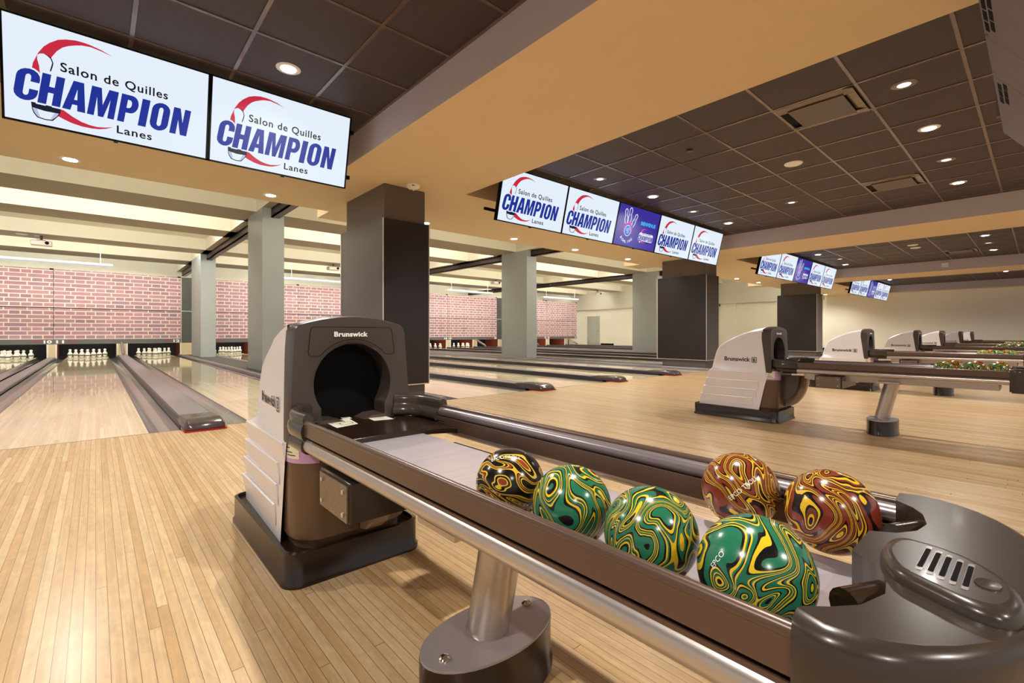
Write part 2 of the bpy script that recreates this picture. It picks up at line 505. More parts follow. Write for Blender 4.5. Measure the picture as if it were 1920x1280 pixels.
# soffit, beams, trays
so = MB(); so.box(XMIN, YTRAY, ZS, XEND, YSOF, ZR, mis=[0, 0, 0, 0, 1, 0])
for k in range(4):
    so.box(2.56 + P * k, YSOF, ZS, 3.3 + P * k, YSOF + 0.5, ZR, mis=[0, 0, 0, 0, 1, 0])
struct(obj('ceiling_soffit', so, ['tan', 'cream']), 'tan soffit over the foul line')
for k in range(-1, 4):
    x0, x1 = 2.01 + P * k, 3.56 + P * k
    if k == -1: x0 = XMIN
    if k == 3: x0, x1 = 26.0, XEND
    b = MB(); b.box(x0, YMIN, ZS, x1, YTRAY, ZT + 0.3, mis=[0, 0, 0, 1, 0, 1])
    struct(obj('ceiling_beam', b, ['tan', 'mauve']), 'tan boxed ceiling beam running towards the lanes')
for k in range(4):
    x0, x1 = 3.56 + P * (k - 1), 2.01 + P * k
    if k == 3: x1 = 26.0
    t = MB(); t.box(x0, YMIN, ZT, x1, YTRAY, ZT + 0.1)
    struct(obj('ceiling', t, 'tile'), 'dark tiled tray ceiling')
    g = MB()
    gx = 0.82 if k == 0 else 4.735 + P * (k - 1)
    pitch = 0.63 if k == 0 else 0.645
    xs = [gx + pitch * i for i in range(-12, 14) if x0 + 0.03 < gx + pitch * i < x1 - 0.03]
    ys = [2.953 + 0.641 * i for i in range(-12, 4) if YMIN < 2.953 + 0.641 * i < YTRAY - 0.03]
    for x in xs: g.box(x - 0.013, YMIN, ZT - 0.006, x + 0.013, YTRAY, ZT + 0.001)
    for y in ys: g.box(x0, y - 0.012, ZT - 0.0055, x1, y + 0.012, ZT + 0.001)
    for x in (x0 + 0.0125, x1 - 0.0125): g.box(x - 0.0125, YMIN, ZT - 0.008, x + 0.0125, YTRAY, ZT)
    g.box(x0, YTRAY - 0.04, ZT - 0.008, x1, YTRAY, ZT)
    struct(obj('ceiling_grid', g, 'grid'), 'ceiling grid bars')

# lane ceiling: slab with recesses between beams
sl = MB(); sl.box(XMIN, YSOF, ZR, XEND, 26.0, ZR + 0.1)
struct(obj('ceiling_slab', sl, 'cream'), 'cream recessed ceiling over the lanes')
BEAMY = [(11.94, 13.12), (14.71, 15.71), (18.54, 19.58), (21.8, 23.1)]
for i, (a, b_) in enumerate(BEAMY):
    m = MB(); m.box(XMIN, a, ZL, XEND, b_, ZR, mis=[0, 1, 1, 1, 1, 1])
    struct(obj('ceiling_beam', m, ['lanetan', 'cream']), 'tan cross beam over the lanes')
for k in range(3):
    m = MB(); m.box(2.75 + P * k, YSOF + 0.5, ZL, 3.26 + P * k, 26.0, ZR - 0.002, mis=[0, 1, 1, 1, 1, 1])
    struct(obj('ceiling_beam', m, ['lanetan', 'cream']), 'tan beam over the grey pillars')
    ch = MB()
    ch.box(2.93 + P * k, YSOF + 0.1, ZL - 0.2, 2.96 + P * k, 25.9, ZL)
    ch.box(2.93 + P * k, YSOF + 0.1, ZL - 0.03, 3.1 + P * k, 25.9, ZL)
    ch.box(2.93 + P * k, YSOF + 0.1, ZL - 0.2, 3.1 + P * k, 25.9, ZL - 0.17)
    struct(obj('trim_4', ch, 'purple'), 'dark steel channel under the ceiling beam')
# cove strips behind the near lip of every recess
edges = [YSOF] + [b_ for a, b_ in BEAMY]
for k in range(4):
    x0 = 3.4 + P * (k - 1); x1 = 2.65 + P * k
    if k == 3: x1 = 25.5
    for i, y in enumerate(edges):
        zz = ZL + 0.06 if i else ZS + 0.9
        m = MB(); m.box(x0, y + 0.005, zz, x1, y + 0.06, zz + 0.05)
        o = obj('cove_light', m, 'cove')
        tag(o, 'fluorescent cove strip hidden in a ceiling recess over the lanes', 'light', 'cove strips over the lanes')

# columns
def column_dark(k):
    x = P * k
    e = MB(); e.box(2.56 + x, 5.17, 0, 3.11 + x, 6.28, ZS)
    c = struct(obj('column', e, 'brown_lam'), ['dark panelled square pillar behind the nearest ball return', 'dark panelled pillar at the right end of the five middle screens', 'dark panelled pillar under the smaller far row of screens'][k])
    p = MB(); z0, z1 = 0.225, 2.21
    p.box(2.53 + x, 5.135, z0, 3.15 + x, 5.17, z1); obj('panel', p, 'dark_lam', c)
    p = MB(); p.box(2.53 + x, 5.17, z0, 2.56 + x, 6.40, z1); obj('panel', p, 'dark_lam', c)
    p = MB(); p.box(3.11 + x, 5.17, z0, 3.15 + x, 6.40, z1); obj('panel', p, 'dark_lam', c)
    t = MB()
    t.box(2.524 + x, 5.129, z0, 2.534 + x, 5.139, z1); t.box(3.146 + x, 5.129, z0, 3.156 + x, 5.139, z1)
    t.box(2.524 + x, 5.129, z0 - 0.012, 3.156 + x, 5.16, z0); t.box(2.524 + x, 6.39, z0, 2.534 + x, 6.41, z1)
    t.box(2.524 + x, 5.16, z0 - 0.012, 2.56 + x, 6.41, z0)
    obj('edge_trim', t, 'trim', c)
    return c
for k in range(3): column_dark(k)
for k in range(3):
    x = P * k
    for j, (y0, y1) in enumerate([(11.4, 12.7), (19.5, 21.6)]):
        e = MB(); e.box(2.75 + x, y0, -0.2, 3.2 + x, y1, ZL)
        w = [['nearer', 'farther'][j] + ' grey square pillar between the lanes left of the dark pillar', ['nearer', 'farther'][j] + ' grey square pillar between the lanes in the middle of the photo', ['nearer', 'farther'][j] + ' grey square pillar beyond the second dark pillar'][k]
        struct(obj('column', e, 'grey_col'), w)

# ================================================================== LANES
LANES = []      # (number, centre x)
for k in range(4):
    for j in range(4):
        n = 9 + 4 * k + j
        LANES.append((n, P * k + CAP0 - 4.655 + 1.862 * j))
LANES = [(n, x) for n, x in LANES]
HW = 0.545
def lane_label(n):
    if n == 12: return 'maple bowling lane directly left of the grey pillars'
    if n == 11: return 'maple bowling lane between the narrow and the wide grey divider'
    if n == 10: return 'leftmost maple bowling lane in the photo'
    if n == 9: return 'maple bowling lane beyond the left edge of the photo'
    k, j = divmod(n - 13, 4)
    return '%s maple bowling lane right of the %s pillar row' % (['first', 'second', 'third', 'fourth'][j], ['nearest', 'second', 'third'][k])
for n, x in LANES:
    m = MB(); m.box(x - HW, FOUL, -0.06, x + HW, LEND - 1.2, 0)
    la = tag(obj('bowling_lane', m, 'lane'), lane_label(n), 'bowling lane', 'bowling lanes')
    m = MB(); m.box(x - HW, LEND - 1.2, -0.06, x + HW, LEND + 0.9, 0.001); obj('pin_deck', m, 'pindeck', la)
    for i in range(7 if n < 15 else 0):
        dx = (i - 3) * 0.139; dy = 9.84 - abs(i - 3) * 0.135; m = MB()
        m.prism([(x + dx - 0.012, dy - 0.05), (x + dx + 0.012, dy - 0.05), (x + dx, dy + 0.08)], 'z', 0.0, 0.0012)
        obj('aiming_arrow', m, 'capdark', la)
    for s in (-1, 1):
        m = MB()
        g0, g1 = HW + 0.004, 0.77
        prof = [(g0, -0.005), (g0 + 0.012, -0.03), (g0 + 0.06, -0.065), (g0 + 0.12, -0.078), (g0 + 0.18, -0.065), (g1 - 0.012, -0.03), (g1, -0.012)]
        rings = [[(x + s * a, y, z) for a, z in prof] for y in (FOUL + 0.004, LEND + 0.3)]
        m.loft(rings, 0, False, False, True)
        obj('gutter', m, 'gutter', la)

def capping(x, wide, label, y1=LEND):
    hw = 0.142 if wide else 0.125
    e = empty('capping', label, 'lane divider', (x, FOUL, 0), 'divider cappings between the lanes')
    m = MB(); zt = 0.066
    prof = [(-hw - 0.015, -0.02), (-hw - 0.008, 0.02), (-hw, zt - 0.012), (-hw + 0.014, zt), (hw - 0.014, zt), (hw, zt - 0.012), (hw + 0.008, 0.02), (hw + 0.015, -0.02)]
    y2 = y1 - FOUL - 0.012
    m.loft([[(a, y, z) for a, z in prof] for y in (0.16, y2)], 1, True, True, True)
    m.v += [(-hw + 0.016, 0.17, zt + 0.0008), (hw - 0.016, 0.17, zt + 0.0008), (hw - 0.016, y2, zt + 0.0008), (-hw + 0.016, y2, zt + 0.0008)]; b = len(m.v) - 4; m.face((b, b + 1, b + 2, b + 3), 0)
    obj('track_cover', m, ['cap', 'capside'], e)
    # nose
    m = MB(); rings = []
    for y, w, z in [(0.46, hw + 0.003, 0.069), (0.25, hw + 0.008, 0.088), (0.05, hw + 0.01, 0.096), (-0.07, hw + 0.012, 0.094), (-0.15, hw + 0.006, 0.07), (-0.185, hw - 0.02, 0.045)]:
        rings.append([(-w, y, 0.012), (-w, y, z * 0.55), (-w + 0.025, y, z), (w - 0.025, y, z), (w, y, z * 0.55), (w, y, 0.012)])
    m.loft(rings, 0, True, True, True)
    no = obj('nose', m, 'capnose', e, 0.006)
    m = MB(); m.prism(rrect(-hw - 0.018, -0.2, hw + 0.018, 0.10, 0.03), 'z', 0.0, 0.014); obj('base_trim', m, 'red', no)
    m = MB(); m.box(-0.05, -0.02, 0.0945, 0.07, -0.008, 0.098)
    obj('grip_line', m, 'cap', no)
    return e
capping(CAP0, True, 'wide grey divider with dark nose between lanes 11 and 12')
capping(CAP0 - PAIR, True, 'wide grey divider beyond the left edge of the photo')
ordn = ['first', 'second', 'third']
for k in range(1, 4):
    for j, dx in enumerate((-PAIR, -PAIR / 2, 0)):
        capping(CAP0 + P * k + dx, j != 1, '%s dark-nosed divider right of the %s pillar row' % (ordn[j], ['nearest', 'second', 'third'][k - 1]))
m = MB()
prof = [(-0.1, -0.02), (-0.095, 0.02), (-0.08, 0.035), (0.08, 0.035), (0.095, 0.02), (0.1, -0.02)]
m.loft([[(CAP0 - PAIR / 2 + 0.03 + a, y, z) for a, z in prof] for y in (FOUL - 0.05, LEND - 0.012)], 0, True, True, True)
tag(obj('capping', m, 'cap'), 'narrow grey divider between lanes 10 and 11', 'lane divider', 'divider cappings between the lanes')
# floor strips beside the pillars
for k in range(-1, 3):
    x0 = CAP0 + P * k + 0.931 + 0.79; x1 = CAP0 + P * (k + 1) - PAIR - 0.931 - 0.79
    m = MB(); m.box(x0, FOUL, -0.1, x1, LEND, 0.012)
    struct(obj('trim_5', m, 'strip'), 'dark floor strip along the pillars')
    for xx in (x0, x1):
        m = MB(); m.loft([[(xx + a, y, z) for a, z in [(-0.05, -0.02), (-0.045, 0.03), (-0.03, 0.045), (0.03, 0.045), (0.045, 0.03), (0.05, -0.02)]] for y in (FOUL, LEND)], 0, True, True, True)
        struct(obj('trim_6', m, 'cap'), 'grey edge capping beside the pillars')

# ================================================================== PIN END
pits = {}
for n, x in LANES:
    m = MB(); m.box(x - 0.93, LEND + 1.3, -0.1, x + 0.93, LEND + 1.36, 0.6)
    e = tag(obj('pit_curtain', m, 'curtain'), lane_label(n).replace('maple bowling lane', 'black curtain behind the pins of the lane'), 'curtain', 'curtains behind the pins')
def kick(x, w, label):
    e = empty('kickback', label, 'partition', (x, LEND, 0), 'partitions between the pin decks')
    m = MB(); m.box(-w, 0, -0.1, w, 0.05, 0.47); obj('front_panel', m, 'kick', e)
    for s in (-1, 1):
        m = MB(); m.box(s * w - 0.01, 0.05, -0.1, s * w + 0.01, 1.3, 0.47); obj('side_panel', m, 'kickred', e)
    m = MB(); m.box(-w - 0.012, -0.004, -0.1, -w + 0.03, 0.05, 0.47); m.box(w - 0.03, -0.004, -0.1, w + 0.012, 0.05, 0.47); obj('edge_guard', m, 'white', e)
    return e
kick(CAP0 - PAIR / 2 + 0.03, 0.115, 'pale partition between the pins of lanes 10 and 11')
kick(CAP0 - PAIR, 0.145, 'pale partition beyond the left edge of the photo')
kick(CAP0, 0.145, 'pale partition between the pins of lanes 11 and 12')
kick(2.70, 0.235, 'white partition right of the pins of lane 12')
for k in range(1, 4):
    kick(P * (k - 1) + 3.115, 0.155, 'pale partition left of the first pins right of the %s pillar row' % ['nearest', 'second', 'third'][k - 1])
    for j, dx in enumerate((-PAIR, -PAIR / 2, 0)):
        kick(CAP0 + P * k + dx, 0.145, 'pale partition at the end of the %s divider right of the %s pillar row' % (ordn[j], ['nearest', 'second', 'third'][k - 1]))
    if k < 3: kick(P * k + 2.72, 0.2, 'pale partition behind the %s row of grey pillars' % ['second', 'third'][k - 1])
def pipe(x, label):
    m = MB(); m.cyl((x, LEND - 0.03, 0.5), (x + 0.02, LEND - 1.0, 0.125), 0.05, n=14)
    tag(obj('ball_pipe', m, 'chrome'), label, 'pipe', 'metal ball pipes at the pin end')
pipe(CAP0 - 0.02, 'slanting metal ball pipe between lanes 11 and 12')
for k in range(1, 4):
    for dx, w in ((-PAIR, 'first'), (0, 'third')):
        pipe(CAP0 + P * k + dx, 'slanting metal ball pipe at the %s divider right of the %s pillar row' % (w, ['nearest', 'second', 'third'][k - 1]))

# pins
pp = [(0.030, 0.0), (0.038, 0.010), (0.058, 0.05), (0.072, 0.09), (0.073, 0.115), (0.062, 0.15), (0.040, 0.185), (0.030, 0.205), (0.031, 0.222), (0.040, 0.243), (0.041, 0.262), (0.032, 0.282), (0.015, 0.292), (0.002, 0.294)]
mb = MB(); mb.lathe(pp, n=14)
pin0 = obj('bowling_pin', mb, 'pin')
mb = MB(); mb.lathe([(0.070, 0.078), (0.0765, 0.083), (0.077, 0.106), (0.072, 0.111)], n=14)
band0 = obj('rubber_band', mb, 'belt', pin0)
first = True
for n, x in LANES:
    if n not in (10, 11, 12, 13, 14, 17, 18, 19): continue
    for r in range(4):
        for i in range(r + 1):
            px = x + (i - r / 2) * 0.305; py = LEND - 0.62 + r * 0.264
            if first: o = pin0; first = False; o.location = (px, py, 0.001)
            else: o = copy_tree(pin0, None, (px, py, 0.001))
            lb = {10: 'white pin with black band at the end of the leftmost lane', 11: 'white pin with black band at the end of the middle of the three left lanes', 12: 'white pin with black band at the end of the lane by the grey pillars'}.get(n)
            if not lb: lb = lane_label(n).replace('maple bowling lane', 'small white pin at the end of the lane')
            tag(o, lb, 'bowling pin', lb.replace('white pin', 'white pins'))

# brick masking panels
YM = 22.3
def mask(x0, x1, nums, label):
    e = empty('masking_panel', label, 'masking panel', (0, YM, 0), 'brick print masking panels')
    m = MB(); m.box(x0 + 0.008, 0, 1.73, x1 - 0.008, 0.05, 3.03); obj('upper_panel', m, 'brick', e)
    m = MB(); m.box(x0 + 0.008, 0, 0.64, x1 - 0.008, 0.05, 1.70); obj('lower_panel', m, 'brick', e)
    m = MB(); m.box(x0, 0.02, 0.6, x1, 0.06, 3.02); obj('backing', m, 'black', e)
    m = MB(); m.box(x0, -0.02, 0.47, x1, 0.06, 0.64); f = obj('fascia', m, 'fascia', e)
    for s, nm, tx in nums:
        t = fit_text(nm, 0.2 if len(nm) == 2 else 0.1, 0.14, 0.006)
        mm = MB(); mm.add(t, Matrix.Translation((tx, -0.024, 0.505)) @ Matrix.Rotation(PI / 2, 4, 'X'))
        obj('lane_number', mm, 'txtwhite', f)
        for d in (0.0, 0.12):
            xx = tx - s * 0.2 - d * s + 0.1 if s > 0 else tx + 0.35 + d
            mm = MB(); mm.cyl((xx, -0.03, 0.565), (xx, -0.02, 0.565), 0.028, n=10)
            obj('marker_light', mm, 'redled', f)
    for s in (0.25, 0.75):
        xx = x0 + (x1 - x0) * s; m = MB(); m.box(xx - 0.4, 0.06, 0.485, xx + 0.4, 0.09, 0.505); obj('pit_light', m, 'pit', f)
    m = MB(); m.box(x1 - 0.1, -0.03, 3.0, x1 - 0.002, 0.05, 3.05); obj('clip', m, 'black', e)
    return e
XM = -1.07
mask(-4.7, XM, [(1, '10', XM - 0.24)], 'left brick print panel above lane 10')
mask(XM, 2.49, [(-1, '11', XM + 0.06), (1, '12', 2.49 - 0.24)], 'brick print panel above lanes 11 and 12')
def filler(x0, x1, label):
    m = MB(); m.box(x0, YM + 0.02, 1.73, x1, YM + 0.07, 3.03); e = tag(obj('filler_panel', m, 'strip'), label, 'filler panel', 'grey filler panels')
    m = MB(); m.box(x0, YM + 0.02, 0.47, x1, YM + 0.07, 1.70); obj('lower_panel', m, 'strip', e)
filler(2.52, 3.3, 'narrow grey panel right of the brick print above lane 12')
nms = ['nearest', 'second', 'third']
for k in range(1, 4):
    a = P * k - P + 3.35; b_ = P * k + 2.49 + (0.35 if k == 3 else 0); mid = P * k + CAP0 - PAIR / 2
    if k == 3: b_ = 26.0; 
    q = 9 + 4 * k
    mask(a, mid, [(-1, str(q), a + 0.06), (1, str(q + 1), mid - 0.24)], 'left brick print panel right of the %s pillar row' % nms[k - 1])
    mask(mid, b_, [(-1, str(q + 2), mid + 0.06), (1, str(q + 3), b_ - 0.24)], 'right brick print panel right of the %s pillar row' % nms[k - 1])
    if k < 3: filler(b_ + 0.03, P * k + 3.3, 'narrow grey panel in the brick prints behind the %s row of grey pillars' % ['second', 'third'][k - 1])
# fluorescent fixtures above the brick
for i, (x0, x1) in enumerate([(-2.6, 0.42), (5.6, 9.4), (13.5, 16.5), (20.5, 23.8)]):
    e = empty('fluorescent_fixture', ['long white fluorescent fixture above the left brick panel', 'long white fluorescent fixture left of the nearest dark pillar', 'long white fluorescent fixture right of the nearest dark pillar', 'short white fluorescent fixture near the far corner'][i], 'light', ((x0 + x1) / 2, 20.3, 3.02), 'fluorescent fixtures above the brick panels')
    hx = (x1 - x0) / 2
    m = MB(); m.box(-hx, -0.08, 0.03, hx, 0.08, 0.09); obj('housing', m, 'white', e)
    m = MB(); m.cyl((-hx + 0.05, -0.04, 0.0), (hx - 0.05, -0.04, 0.0), 0.022, n=10); m.cyl((-hx + 0.05, 0.04, 0.0), (hx - 0.05, 0.04, 0.0), 0.022, n=10); obj('tube', m, 'fix', e)
    m = MB()
    for s in (-0.8, 0.8): m.cyl((s * hx, 0, 0.09), (s * hx, 0, ZR - 3.02), 0.008, n=6)
    obj('hanger', m, 'white', e)
# projectors
def projector(x, y, z, label):
    e = empty('projector', label, 'projector', (x, y, z), 'ceiling projectors over the lanes')
    m = MB(); m.box(-0.22, -0.16, -0.08, 0.22, 0.16, 0.06); obj('body', m, 'white', e, 0.03, 3)
    m = MB(); m.cyl((0.12, -0.2, -0.01), (0.12, -0.15, -0.01), 0.045, n=14); obj('lens', m, 'black', e)
    m = MB(); m.cyl((0, 0, 0.06), (0, 0, ZL - z), 0.03, n=10); m.box(-0.1, -0.1, 0.06, 0.1, 0.1, 0.08); obj('mount', m, 'purple', e)
projector(-1.16, 19.0, 3.43, 'white ceiling projector over the left lanes')
projector(7.19, 19.0, 3.47, 'white ceiling projector left of the nearest dark pillar')
projector(15.69, 19.0, 3.49, 'white ceiling projector right of the nearest dark pillar')
projector(24.2, 19.0, 3.40, 'white ceiling projector near the far corner')

# ================================================================== LAMPS
def spot(name, loc, watts, parent, col=(1, 0.955, 0.89), size=150, blend=0.6, r=0.04):
    l = bpy.data.lights.new(name, 'SPOT'); l.energy = watts; l.color = col; l.spot_size = math.radians(size); l.spot_blend = blend; l.shadow_soft_size = r
    o = bpy.data.objects.new(name, l); COL.objects.link(o); o.location = loc
    if parent: o.parent = parent
    return o
tr0 = MB(); tr0.lathe([(0.085, -0.006), (0.09, -0.003), (0.09, 0.0)], n=24); trim_me = tr0.mesh('trim_ring', ['white'])
lp0 = MB(); lp0.lathe([(0.056, -0.009), (0.058, -0.006)], n=20); lamp_me = lp0.mesh('lamp', ['lamp'])
dl0 = MB(); dl0.lathe([(0.045, -0.009), (0.048, -0.006)], n=20); dim_me = dl0.mesh('lamp', ['lampdim'])
trd = MB(); trd.lathe([(0.082, -0.006), (0.088, -0.003), (0.088, 0.0)], n=24); trimd_me = trd.mesh('trim_ring', ['grid'])
def downlight(x, y, z, label, watts, group, dim=False):
    e = empty('downlight', label, 'light', (x, y, z), group)
    link('trim_ring', trimd_me if dim else trim_me, e); link('lamp', dim_me if dim else lamp_me, e)
    if watts: spot('bulb', (0, 0, -0.03), watts, e)
SOFX = [-0.195, 1.69, 3.99, 5.9, 7.65, 9.57, 11.9, 13.8, 15.65, 17.42, 20.0, 21.9, 23.8, 25.1]
SOFL = ['lit soffit downlight under the left screen', 'lit soffit downlight under the second screen from the left', 'lit soffit downlight at the right edge of the nearest dark pillar', 'lit soffit downlight under the first of the five middle screens', 'lit soffit downlight under the second of the five middle screens', 'lit soffit downlight under the blue bowling screen of the middle row',
        'lit soffit downlight behind the second dark pillar', 'lit soffit downlight right of the second dark pillar', 'lit soffit downlight left of the third screen row', 'second lit soffit downlight left of the third screen row', 'lit soffit downlight behind the third dark pillar', 'lit soffit downlight right of the third dark pillar', 'lit soffit downlight left of the farthest screens', 'lit soffit downlight near the end wall']
for x, l in zip(SOFX, SOFL): downlight(x, 6.6, ZS, l, SOFFIT_W, 'downlights in the tan soffit')
TR = [(1.134, 3.93, 'lit ceiling downlight above the two left screens'), (-1.5, 3.93, None), (-1.5, 0.76, None), (1.134, 0.76, None), (-1.5, -2.4, None), (1.134, -2.4, None),
      (6.35, 3.93, 'lit ceiling downlight above the blue screen of the middle row'), (8.95, 3.93, 'lit ceiling downlight above the last of the five middle screens'), (6.33, 0.76, 'brightest lit ceiling downlight at upper right'), (8.92, 0.765, 'lit ceiling downlight by the second beam at right'), (6.33, -2.4, None), (8.92, -2.4, None),
      (14.31, 3.93, 'lit ceiling downlight above the third screen row'), (17.0, 3.95, 'lit ceiling downlight right of the third screen row'), (14.16, 0.8, 'nearer lit downlight in the third ceiling tray at right edge'), (16.76, 0.8, 'farther lit downlight in the third ceiling tray at right edge'),
      (23.09, 3.92, 'lit downlight above the farthest screens'), (22.83, 0.8, 'lit downlight in the farthest ceiling tray at right edge')]
for x, y, l in TR: downlight(x, y, ZT, l or 'lit tray downlight behind the photographer', TRAY_W, 'bright downlights in the dark trays')
for x, y, l in [(5.06, 0.765, 'dim recessed downlight right of the near ceiling vent'), (7.63, 0.761, 'dim recessed downlight beyond the brightest one'), (5.087, 3.95, 'dim recessed downlight above the second middle screen'), (7.638, 3.948, 'dim recessed downlight above the fourth middle screen'), (8.28, 2.64, 'dim recessed downlight left of the second ceiling vent'), (15.59, 3.75, 'dim recessed downlight between the bright ones of the third tray'), (15.38, 0.82, 'dim recessed downlight at the right edge of the third tray')]:
    downlight(x, y, ZT, l, 0, 'dim downlights in the dark trays', True)
def disc(name, x, y, z, r, h, mat, label, cat, group=None):
    m = MB(); m.lathe([(r * 0.55, -h), (r * 0.9, -h * 0.75), (r, -h * 0.3), (r, 0)], c=(0, 0, 0), n=24)
    o = obj(name, m, mat); o.location = (x, y, z); return tag(o, label, cat, group)
disc('ceiling_speaker', 6.4, 2.02, ZT, 0.1, 0.02, 'white', 'round white ceiling speaker in the middle tray', 'speaker', 'round ceiling speakers')
disc('ceiling_speaker', 14.42, 2.02, ZT, 0.1, 0.02, 'white', 'left of two round white ceiling speakers in the third tray', 'speaker', 'round ceiling speakers')
disc('ceiling_speaker', 14.93, 2.04, ZT, 0.1, 0.02, 'white', 'right of two round white ceiling speakers in the third tray', 'speaker', 'round ceiling speakers')
disc('ceiling_speaker', -1.55, 18.95, ZL, 0.13, 0.02, 'white', 'round white disc under the tan cross beam above the left lanes', 'speaker', 'round ceiling speakers')
disc('sprinkler', -1.25, 18.95, ZL, 0.06, 0.02, 'white', 'small white sprinkler cap under the tan cross beam above the left lanes', 'sprinkler')
disc('sprinkler', 5.05, 2.654, ZT, 0.035, 0.02, 'capdark', 'small dark sprinkler cap in the middle tray', 'sprinkler')
def smoke(x, y, label):
    e = empty('smoke_detector', label, 'smoke detector', (x, y, ZS))
    m = MB(); m.lathe([(0.03, -0.055), (0.045, -0.05), (0.075, -0.03), (0.078, -0.012), (0.082, -0.01), (0.082, 0)], n=24); obj('body', m, 'white', e)
    m = MB(); m.lathe([(0.012, -0.068), (0.022, -0.06), (0.025, -0.052)], n=12); obj('sensor', m, 'chrome', e)
    m = MB(); m.box(-0.05, -0.072, -0.03, -0.01, -0.06, -0.02); obj('marking', m, 'red', e)
smoke(2.86, 5.02, 'white smoke detector beside the top of the nearest dark pillar')
def vent(x0, y0, x1, y1, label):
    e = empty('ceiling_vent', label, 'vent', ((x0 + x1) / 2, (y0 + y1) / 2, ZT), 'ceiling air vents')
    a, b_ = (x1 - x0) / 2 - 0.015, (y1 - y0) / 2 - 0.015
    m = MB(); m.box(-a, -b_, -0.004, a, b_, 0.0); obj('frame', m, 'black', e)
    m = MB()
    for s in (-1, 1):
        m.obox((s * (a - 0.05), 0, -0.012), (0.05, 0, 0.008 * s), (0, b_, 0), (0, 0, 0.003)); 
    m.obox((0, -(b_ - 0.04), -0.012), (a, 0, 0), (0, 0.04, 0.008), (0, 0, 0.003))
    obj('louvre', m, 'grid', e)
    m = MB(); m.box(-a * 0.76, -b_ * 0.72, -0.03, a * 0.76, b_ * 0.72, -0.022); obj('plate', m, 'brown_lam', e)
vent(4.735, 1.04, 5.38, 1.67, 'square brown ceiling vent at upper right')
vent(7.96, 1.04, 8.6, 1.67, 'farther square brown ceiling vent by the second beam')
vent(16.0, 1.04, 16.65, 1.67, 'brown ceiling vent in the third tray')

